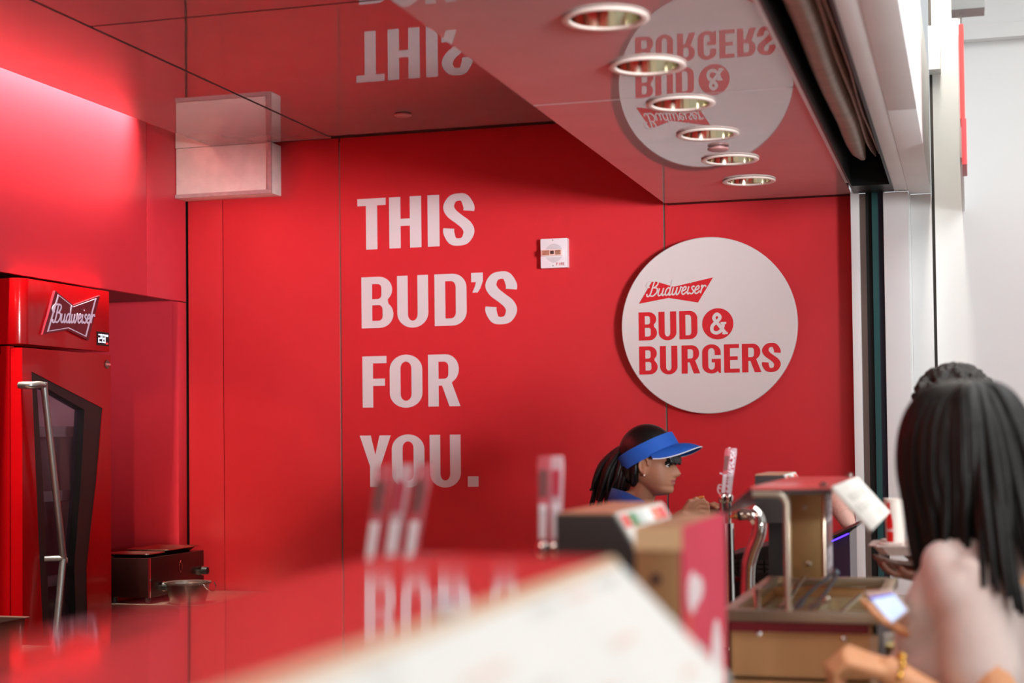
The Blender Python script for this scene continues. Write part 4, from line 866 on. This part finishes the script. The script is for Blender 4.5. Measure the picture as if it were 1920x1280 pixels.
def lipf(c):
    q = HRI @ (c + WL[wk.name] - HO) / hs
    return 1 if (q.x > .080 and abs(q.y) < .024 and -.0615 + abs(q.y) * .25 < q.z < -.0385 - abs(q.y) * .25) else 0
recolor(bd_, lipf)
mh = lambda x, y, z: HO + HR @ (V((x, y, z)) * hs)
for sd in (-1, 1):
    e = MB().ell(mh(.0665, sd * .030, .010), (.0112, .0112, .0112)).build('eyeball', EYEW, wk)
    MB().ell(mh(.0762, sd * .0315, .0065), (.003, .005, .0048)).build('iris', IRIS, e)
    MB().tube([mh(.0800, sd * .018, .0095), mh(.0800, sd * .029, .0120), mh(.0745, sd * .041, .0085)], [.0018, .0034, .0018], 6).build('eyelashes', HAIR, wk)
    MB().tube([mh(.091, sd * .014, .0255), mh(.0905, sd * .030, .0305), mh(.078, sd * .047, .0275)], [.0016, .0028, .0012], 6).build('eyebrow', HAIR, wk)
MB().ell(mh(.002, -.0830, -.032), (.0032, .0032, .0032)).build('earring', M('pearl', (236, 226, 214), rough=0.15, vary=0), wk)
# hair: cap, fringe, ponytail
mb = MB(); mb.ell(mh(-.018, 0, .040), (.101, .083, .104), HR, 28, 20)
mb.ell(mh(-.052, 0, -.005), (.055, .072, .075), HR)
for sd in (-1, 1):
    mb.capsule([mh(-.03, sd * .066, .02), mh(-.035, sd * .066, -.03), mh(-.045, sd * .052, -.07)], [.022, .020, .010])
for i in range(9):
    y = -.052 + i * .013; mb.capsule([mh(.048 + .012 * (1 - (y / .06) ** 2), y, .070), mh(.079 + .012 * (1 - (y / .06) ** 2), y * 1.02, .040), mh(.086 + .015 * (1 - (y / .06) ** 2), y * 1.05, .020 + .004 * math.sin(i * 2.1))], [.012, .011, .007])
hb_ = remesh(mb, .004, 3)
for i, p in enumerate(hb_.v):                      # clear the temple, cheek and ear
    q = HRI @ (p - HO) / hs
    if q.x > -.028 and q.z < .034 and not (q.x > .066 and q.z > .008):
        k = min(1, (.034 - q.z) / .010) * min(1, (q.x + .028) / .012); hb_.v[i] = HO + HR @ (V((q.x - .020 * k * (1 if q.x > .03 else .3), q.y * (1 - .32 * k), q.z + .004 * k)) * hs)
hb_.build('hair', HAIR, wk, fix=False, angle=80)
mb = MB(); rr = random.Random(4); root = P(1188, 848, 5.3)
for i in range(60):
    a = rr.uniform(0, 6.28); q = rr.random() ** .5; o = V((math.cos(a) * .020, math.sin(a) * .024, math.sin(a * 2) * .008)) * q; o2 = V((math.cos(a) * .034, math.sin(a) * .034, 0)) * q
    t0 = P(1162 + 34 * math.cos(a) * q, 868, 5.3 + o2.y); t1 = P(1152 + 40 * math.cos(a) * q, 900, 5.3 + o2.y * 1.2); t2 = P(1142 + 38 * math.cos(a) * q + rr.uniform(-8, 8), 935 + rr.uniform(-18, 16), 5.3 + o2.y)
    locks(mb, [([root + o, root + V((-.020, 0, .006)) + o * 1.2, t0, t1, t2], .0165, .0040)], i)
mb.build('ponytail', HAIR, wk, fix=False, angle=80)
# visor
RV = HR @ Matrix.Rotation(math.radians(-31), 3, 'Y')
vc = HO + HR @ (V((-.010, 0, .036)) * hs)
def vring(h, gx, gy, nn=48): return [vc + RV @ V((gx * math.cos(a) * (1.0 if math.cos(a) > 0 else .98), gy * math.sin(a), h)) for a in [2 * math.pi * k / nn for k in range(nn)]]
vz = thing('visor_tmp', 'x', 'x', (0, 0, 0)); bpy.data.objects.remove(vz)
MB().loft([vring(-.014, .111, .091), vring(.038, .107, .087), vring(.038, .104, .084), vring(-.014, .108, .088)], closed=True).build('visor_band', BLUEV, wk, angle=60)
br = MB(); brR = HR @ Matrix.Rotation(math.radians(6), 3, 'Y'); bc0 = vc + RV @ V((.035, 0, -.008)); rings = []
fr0 = [vc + RV @ V((.110 * math.cos(a), .090 * math.sin(a), -.008)) for a in [math.radians(-78 + 156 * k / 24) for k in range(25)]]
rings_t = []
for k, p in enumerate(fr0):
    a = math.radians(-78 + 156 * k / 24); ln = .080 * max(0, math.cos(a * 1.08)) ** .6
    out = HR @ V((1.0, math.sin(a) * .25, -.05 - .62 * (1 - math.cos(a)))); out.normalize(); rings_t.append([p + out * (ln * t) + HR @ V((0, 0, .006 * math.sin(t * 3.14))) for t in (0, .25, .5, .75, 1)])
vs, fcs = [], []; up_ = HR @ V((0, 0, .0028))
for row in rings_t: vs += row
nb = len(vs); vs += [p - up_ for p in vs]
for i in range(24):
    for j in range(4):
        a, b, c, d = i * 5 + j, (i + 1) * 5 + j, (i + 1) * 5 + j + 1, i * 5 + j + 1
        fcs += [(a, b, c, d), (d + nb, c + nb, b + nb, a + nb)]
    fcs += [(i * 5 + 4, (i + 1) * 5 + 4, (i + 1) * 5 + 4 + nb, i * 5 + 4 + nb), ((i + 1) * 5, i * 5, i * 5 + nb, (i + 1) * 5 + nb)]
bro = MB().add(vs, fcs).build('visor_brim', BLUEV, wk, angle=60)
MB().tube([row[4] + (row[4] - row[3]).normalized() * .001 - up_ * .3 for row in rings_t], .0019, 8).build('brim_piping', M('piping_white', (226, 226, 236), rough=0.6, vary=0), bro)
# polo and trousers
mb = MB(); torso(mb, WN + V((0, 0, -.004)), BR, .012, .02, 2)
for S0, sg_ in ((SHR, -1), (SHL, 1)): mb.capsule([S0 + V((0, -sg_ * .03, .012)), S0 + V((.012, sg_ * -.0 + (-.015 if sg_ < 0 else .010), -.07)), S0 + V((.024, (-.024 if sg_ < 0 else .016), -.135))], [.062, .064, .062], 16)
remesh(mb, .006, 4).build('polo_shirt', BLUE, wk, fix=False, angle=80)
mb = MB()
for sg_ in (-1, 1):
    mb.add([WN + BR @ V(p) for p in ((.075, sg_ * .004, -.050), (.060, sg_ * .050, -.010), (.000, sg_ * .066, .020), (-.055, sg_ * .040, .032), (-.066, 0, .034), (-.082, 0, -.005), (-.066, sg_ * .062, -.010), (.0, sg_ * .094, -.036), (.070, sg_ * .070, -.062), (.098, sg_ * .030, -.098))],
           [(0, 1, 8, 9), (1, 2, 7, 8), (2, 3, 6, 7), (3, 4, 5, 6)])
co_ = mb.build('collar', BLUE, wk, fix=False); so2 = co_.modifiers.new('t', 'SOLIDIFY'); so2.thickness = .004
mb = MB(); legs(mb, WN, BR, 0.02, .014); torso(mb, WN, BR, .014, 0, 7); remesh(mb, .010, 2).build('trousers', JEAN, wk, fix=False, angle=80)
mb = MB(); feet(mb, WN, BR, 0); mb.build('shoes', BLACKP, wk)
# small orange item held in her fingers
tc_ = HW + V((.050, .01, .060))
MB().capsule([tc_ + V((-.022, 0, -.012)), tc_ + V((.002, 0, .002)), tc_ + V((.016, 0, .004))], [.004, .0055, .004], 10).build('held_item', M('item_orange', (196, 110, 50), rough=0.4), None, 'small orange item held in the hand of the visored worker', 'held_item')

# --- woman with long dark hair in front
WO = V((-.018, 3.08, 1.500)); WR = frame(160, 22, 0); WB = frame(176); W2 = WO + V((.055, .01, -.175))
wm = thing('person', 'customer with long straight dark hair and white T-shirt holding a phone', 'person', (.06, 3.09, 0))
mb = MB(); head_mesh(mb, WO, WR, .95)
mb.capsule([WO + WR @ V((-.015, 0, -.05)), W2 + V((0, 0, .02)), W2 + V((0, 0, -.06))], [.048, .050, .058], 16); torso(mb, W2, WB); legs(mb, W2, WB, 0)
wsl, wsr = V((.005, 2.945, 1.285)), V((.055, 3.245, 1.29)); WH = P(1668, 1258, 2.85); ELB = V((.045, 2.86, .995))
arm(mb, [wsl, V((.015, 2.90, 1.15)), ELB, (ELB + WH) / 2 + V((0, -.01, 0)), WH], [.052, .046, .040, .037, .0265])
hd_ = (P(1575, 1226, 2.83) - WH)
hand(mb, WH, hd_, V((-.25, .25, -.9)), V((.1, .95, .25)), (55, 60, 40), 1.0, (25, 35))
PH = P(1722, 1196, 3.02)
arm(mb, [wsr, V((.04, 3.27, 1.16)), V((.02, 3.22, 1.06)), (V((.02, 3.22, 1.06)) + PH) / 2, PH], [.050, .045, .038, .032, .025])
hand(mb, PH, P(1668, 1168, 2.985) - PH, V((-.45, -.35, .8)), V((.3, -.85, -.2)), (10, 30, 35), .76, (30, 10))
remesh(mb, .0045, 3).build('body', SKINL, wm, fix=False, angle=80)
mb = MB(); torso(mb, W2 + V((0, 0, -.002)), WB, .014, .055, 2)
mb.capsule([wsl + V((.02, .06, .020)), wsl + V((0, .0, .0)), V((.006, 2.925, 1.19)), V((.010, 2.915, 1.125))], [.060, .064, .066, .068], 18)
mb.capsule([wsr + V((.02, -.06, .020)), wsr, V((.05, 3.26, 1.19)), V((.045, 3.265, 1.14))], [.060, .062, .064, .064], 18)
mb.capsule([P(1800, 1070, 3.02), P(1765, 1100, 2.99), P(1738, 1155, 3.0), P(1722, 1198, 3.02)], [.050, .052, .050, .046], 16)
mb.capsule([P(1776, 1054, 2.98), P(1815, 1052, 2.98), P(1870, 1046, 3.0)], [.044, .052, .056], 16); mb.capsule([P(1772, 1056, 2.97), P(1805, 1110, 2.94)], [.044, .062], 16)
ts = remesh(mb, .006, 10).build('t_shirt', SHIRT, wm, fix=False, angle=80)
mb = MB(); mb.tube([V((.010 + .0655 * math.cos(a), 2.915 + .0655 * math.sin(a), 1.077 + .0)) for a in [2 * math.pi * k / 24 for k in range(24)]], .0035, 8, closed=True); mb.build('sleeve_hem', SHIRT, ts)
mb = MB(); legs(mb, W2, WB, .02, .014); torso(mb, W2, WB, .010, 0, 7); remesh(mb, .010, 2).build('trousers', JEAN, wm, fix=False, angle=80)
mb = MB(); feet(mb, W2, WB, 0); mb.build('shoes', BLACKP, wm)
mb = MB(); rr = random.Random(11); hc = WO + V((.012, -.005, .018))
mb.ell(hc, (.112, .108, .116), None, 32, 22)
core = remesh(mb, .006, 2)
core.build('hair_cap', HAIRB, wm, fix=False, angle=80)
mb = MB()
for i in range(150):
    az = math.radians(rr.uniform(0, 360)); u_ = rr.uniform(.82, 1.0)
    c, s_ = math.cos(az), math.sin(az)                     # c > 0: towards the back of the head (+x)
    rx = .119 if c < 0 else .150; ry = .124
    if c < -.45 and s_ > -.15: ln = rr.uniform(.16, .22)      # far front side
    elif c < -.55: ln = rr.uniform(.22, .31)                  # near front lock falling before the shoulder
    elif c < .05 and s_ < 0: ln = rr.uniform(.13, .19)        # over the near shoulder
    elif s_ < -.05: ln = rr.uniform(.17, .17 + .09 * c + .02)  # near side, over the back of the shoulder
    else: ln = rr.uniform(.27, .36)
    top = V((hc.x + .010, hc.y, hc.z + .116)); k = u_
    p1 = V((hc.x + c * .075 * k, hc.y + s_ * .072 * k, hc.z + .098 * k)); p2 = V((hc.x + c * .113 * k, hc.y + s_ * .112 * k, hc.z + .035)); p3 = V((hc.x + c * rx * k, hc.y + s_ * ry * k, hc.z - .06))
    p4 = V((hc.x + c * rx * k * (1.0 if c < 0 else 1.15) + rr.uniform(-.008, .008), hc.y + s_ * ry * k + rr.uniform(-.008, .008), hc.z - .06 - ln * .55)); p4.x += .020 if c < -.35 else 0
    if c > .10 and s_ < -.05: p3.y -= .015; p4.y -= .065
    p5 = V((p4.x + (.026 if c < -.35 else .03 * max(c, 0)) + rr.uniform(-.010, .010), p4.y - (.030 if c > .15 and s_ < -.05 else 0) + rr.uniform(-.01, .01), hc.z - .06 - ln))
    locks(mb, [([top + V((c * .02, s_ * .02, 0)), p1, p2, p3, p4, p5], .0155, .0045)], i)
mb.build('long_hair', HAIRB, wm, fix=False, angle=80)
# bracelet and phone
bt_ = thing('bracelet', 'gold bracelet on the wrist of the woman in front', 'bracelet', WH)
d_ = hd_.normalized(); a_, b_ = basis(d_); wc = WH - d_ * .012
MB().tube([wc + a_ * (.030 * math.cos(t)) + b_ * (.030 * math.sin(t)) for t in [2 * math.pi * k / 28 for k in range(28)]], .0035, 8, closed=True).build('chain', M('gold', (240, 190, 90), rough=0.15, metal=1.0), bt_)
for k in range(10):
    t = 2 * math.pi * k / 10; MB().ell(wc + a_ * (.033 * math.cos(t)) + b_ * (.033 * math.sin(t)), (.0065, .0065, .0065)).build('bead', MATS['gold'], bt_)
ph = thing('phone', 'white phone with lit screen in the hand of the woman', 'phone', P(1660, 1136, 2.95))
A_, B_, C_, D_ = P(1618, 1108, 3.00), P(1672, 1104, 2.97), P(1702, 1144, 2.93), P(1671, 1170, 2.95)
nrm = (B_ - A_).cross(D_ - A_).normalized()
if nrm.dot(CAM - A_) < 0: nrm = -nrm
def quad_slab(q, n_, d0, d1): return MB().add([p + n_ * d0 for p in q] + [p + n_ * d1 for p in q], [(0, 1, 2, 3), (7, 6, 5, 4), (0, 4, 5, 1), (1, 5, 6, 2), (2, 6, 7, 3), (3, 7, 4, 0)])
quad_slab([A_, B_, C_, D_], nrm, -.007, 0).build('case', M('phone_white', (236, 226, 218), rough=0.3, vary=0.01), ph, bevel=0.002)
def bil(s_, t_): return (A_ * (1 - s_) + B_ * s_) * (1 - t_) + (D_ * (1 - s_) + C_ * s_) * t_
quad_slab([bil(.05, .20), bil(.95, .20), bil(.95, .97), bil(.05, .97)], nrm, .0002, .0008).build('screen', M('phone_screen', (190, 215, 255), rough=0.15, emit=(190, 218, 255), estr=1.0, vary=0), ph)
quad_slab([bil(.05, .20), bil(.95, .20), bil(.95, .27), bil(.05, .27)], nrm, .0009, .0013).build('screen_bar', M('phone_bar', (90, 110, 220), rough=0.2, emit=(90, 110, 220), estr=.8, vary=0), ph)

# --- second customer behind her
CO = V((-.045, 4.30, 1.588)); CR = frame(200, 6); CB = frame(195); CN = CO + V((.04, 0, -.18))
cu = thing('person', 'customer with short curly hair and red shirt carrying the drinks tray', 'person', (-.01, 4.3, 0))
mb = MB(); head_mesh(mb, CO, CR, .98)
mb.capsule([CO + CR @ V((-.015, 0, -.05)), CN + V((0, 0, .02)), CN + V((0, 0, -.06))], [.050, .054, .062], 16); torso(mb, CN, CB, 0, 0, 0, 1.1); legs(mb, CN, CB, 0)
cs1, cs2 = CN + CB @ V((0, .17, -.10)), CN + CB @ V((0, -.17, -.10)); CH = V((-.085, 4.19, 1.176))
arm(mb, [cs1, V((cs1.x - .0, 4.10, 1.20)), V((-.02, 4.10, 1.10)), (V((-.02, 4.10, 1.10)) + CH) / 2, CH], [.054, .047, .040, .034, .027])
hand(mb, CH, V((-1, -.10, .06)), V((0, 0, 1)), V((.1, -1, 0)), (8, 24, 24), .95, (20, 0))
arm(mb, [cs2, V((cs2.x + .02, 4.50, 1.22)), V((.0, 4.50, 1.10)), V((-.05, 4.42, 1.15)), V((-.10, 4.345, 1.19))], [.054, .047, .040, .034, .027])
hand(mb, V((-.10, 4.345, 1.19)), V((-.9, -.2, .05)), V((0, 0, 1)), V((0, .9, .1)), (6, 12, 12), .95)
remesh(mb, .0050, 3).build('body', SKIND, cu, fix=False, angle=80)
mb = MB(); torso(mb, CN, CB, .014, 0, 2, 1.1)
for c_ in (cs1, cs2): mb.capsule([c_ + V((0, 0, .012)), c_ + V((0, 0, -.08)), c_ + V((.005, 0, -.15))], [.066, .068, .070], 16)
remesh(mb, .007, 4).build('shirt', REDSH, cu, fix=False, angle=80)
mb = MB(); legs(mb, CN, CB, .02, .014); torso(mb, CN, CB, .014, 0, 7, 1.1); remesh(mb, .010, 2).build('trousers', JEAN, cu, fix=False, angle=80)
mb = MB(); feet(mb, CN, CB, 0); mb.build('shoes', BLACKP, cu)
mb = MB(); rr = random.Random(5); mb.ell(CO + CR @ V((-.012, 0, .045)), (.100, .083, .085), CR, 24, 16)
for i in range(170):
    th = rr.uniform(0, 6.28); el = rr.uniform(-.1, 1.5); q = CR @ V((.102 * math.cos(el) * math.cos(th) - .012, .085 * math.cos(el) * math.sin(th), .045 + .087 * math.sin(el)))
    r_ = rr.uniform(.008, .014); mb.ell(CO + q, (r_, r_, r_), None, 8, 6)
for i in range(34):
    q = P(1738 + rr.uniform(-14, 12), 730 + rr.uniform(-9, 9), 4.24 + rr.uniform(-.03, .03)); r_ = rr.uniform(.009, .014); mb.ell(q, (r_, r_, r_), None, 8, 6)
remesh(mb, .004, 1).build('hair', CURL, cu, fix=False, angle=80)

# drinks tray and cup
TRX, TRY, TRZ = -.165, 4.22, 1.235
tr = thing('drink_carrier', 'grey moulded pulp drink carrier held by the customer in red', 'tray', (TRX, TRY, TRZ))
PULP = M('pulp_grey', (206, 186, 176), rough=0.9, vary=0.08, scale=60, bump=0.3, bscale=300)
def orr(w1, w2, c_, z): return [(TRX + a, TRY + b, z) for a, b in ((w1, w2 - c_), (w1 - c_, w2), (-w1 + c_, w2), (-w1, w2 - c_), (-w1, -w2 + c_), (-w1 + c_, -w2), (w1 - c_, -w2), (w1, -w2 + c_))]
MB().loft([orr(.060, .075, .02, TRZ), orr(.078, .092, .022, TRZ + .022), orr(.090, .104, .022, TRZ + .024), orr(.090, .104, .022, TRZ + .028), orr(.074, .088, .02, TRZ + .027), orr(.056, .072, .02, TRZ + .006)]).build('shell', PULP, tr, angle=25)
for a, b in ((-.036, -.042), (.036, -.042), (-.036, .042), (.036, .042)):
    MB().lathe([(.030, .020), (.033, .030), (.030, .034), (.026, .030), (.0245, .008), (.001, .007)], (TRX + a, TRY + b, TRZ), 20).build('cup_well', PULP, tr)
cp = thing('soft_drink_cup', 'white paper cup with red bottle print in the drink carrier', 'cup', (-.190, 4.178, TRZ + .008))
cX, cY, c0z, c1z = -.190, 4.178, TRZ + .008, 1.376; rb, rt = .0215, .0270
MB().lathe([(.001, 0), (rb, 0), (rt, c1z - c0z), (rt + .0016, c1z - c0z), (rt + .0016, c1z - c0z + .003), (rt - .001, c1z - c0z + .003), (rb - .0012, .004), (.001, .004)], (cX, cY, c0z), 40).build('cup_wall', M('cup_white', (240, 232, 220), rough=0.45, vary=0.02), cp)
def on_cup(a, b, c):
    """a metres around the wall from the camera side (negative left), b height 0..1"""
    r_ = rb + (rt - rb) * b + .0004 + c; th = -math.pi / 2 - .03 + a / .0245
    return (cX + r_ * math.cos(th), cY + r_ * math.sin(th), c0z + b * (c1z - c0z))
prof = [(.0, .0085), (.12, .0095), (.30, .0105), (.45, .0100), (.58, .0098), (.72, .0065), (.84, .0040), (.95, .0040)]
mb = MB(); nx = 9
rows_ = [[on_cup(-.0135 + w_ * (2 * k / (nx - 1) - 1), h_, 0) for k in range(nx)] for h_, w_ in [(V((a, b, 0)).x, V((a, b, 0)).y) for a, b in [(q.x, q.y) for q in catmull([(a, b, 0) for a, b in prof], 4)]]]
vs = [p for r_ in rows_ for p in r_]; mb.add(vs, [(i * nx + k, i * nx + k + 1, (i + 1) * nx + k + 1, (i + 1) * nx + k) for i in range(len(rows_) - 1) for k in range(nx - 1)])
mb.build('bottle_print', M('cup_red', (222, 28, 26), rough=0.45, vary=0), cp, fix=False)
put_script('Coca-Cola', lambda a, b, c: on_cup(-.0245 + a * .0215, .40 + b * .205, .0004 + c), .030, .0003, WPR, cp)
# beer
be = thing('beer_cup', 'clear plastic cup of amber beer on the red counter beside the woman', 'cup', (-.137, 3.3, .985))
bX, bY = -.135, 3.3
MB().lathe([(.001, 0), (.031, 0), (.042, .152), (.0435, .154), (.0425, .156), (.0405, .152), (.030, .003), (.001, .003)], (bX, bY, .985), 32).build('cup_wall', M('cup_clear', (240, 230, 220), rough=0.05, alpha=0.25), be)
MB().lathe([(.001, .004), (.0295, .004), (.0385, .118), (.001, .118)], (bX, bY, .985), 32).build('beer', M('amber_beer', (176, 84, 10), rough=0.1, vary=0.05, trans=0.3), be)
MB().lathe([(.001, .1181), (.0385, .1181), (.0398, .134), (.030, .139), (.001, .140)], (bX, bY, .985), 32).build('foam', M('beer_foam', (244, 214, 140), rough=0.8, vary=0.05), be)
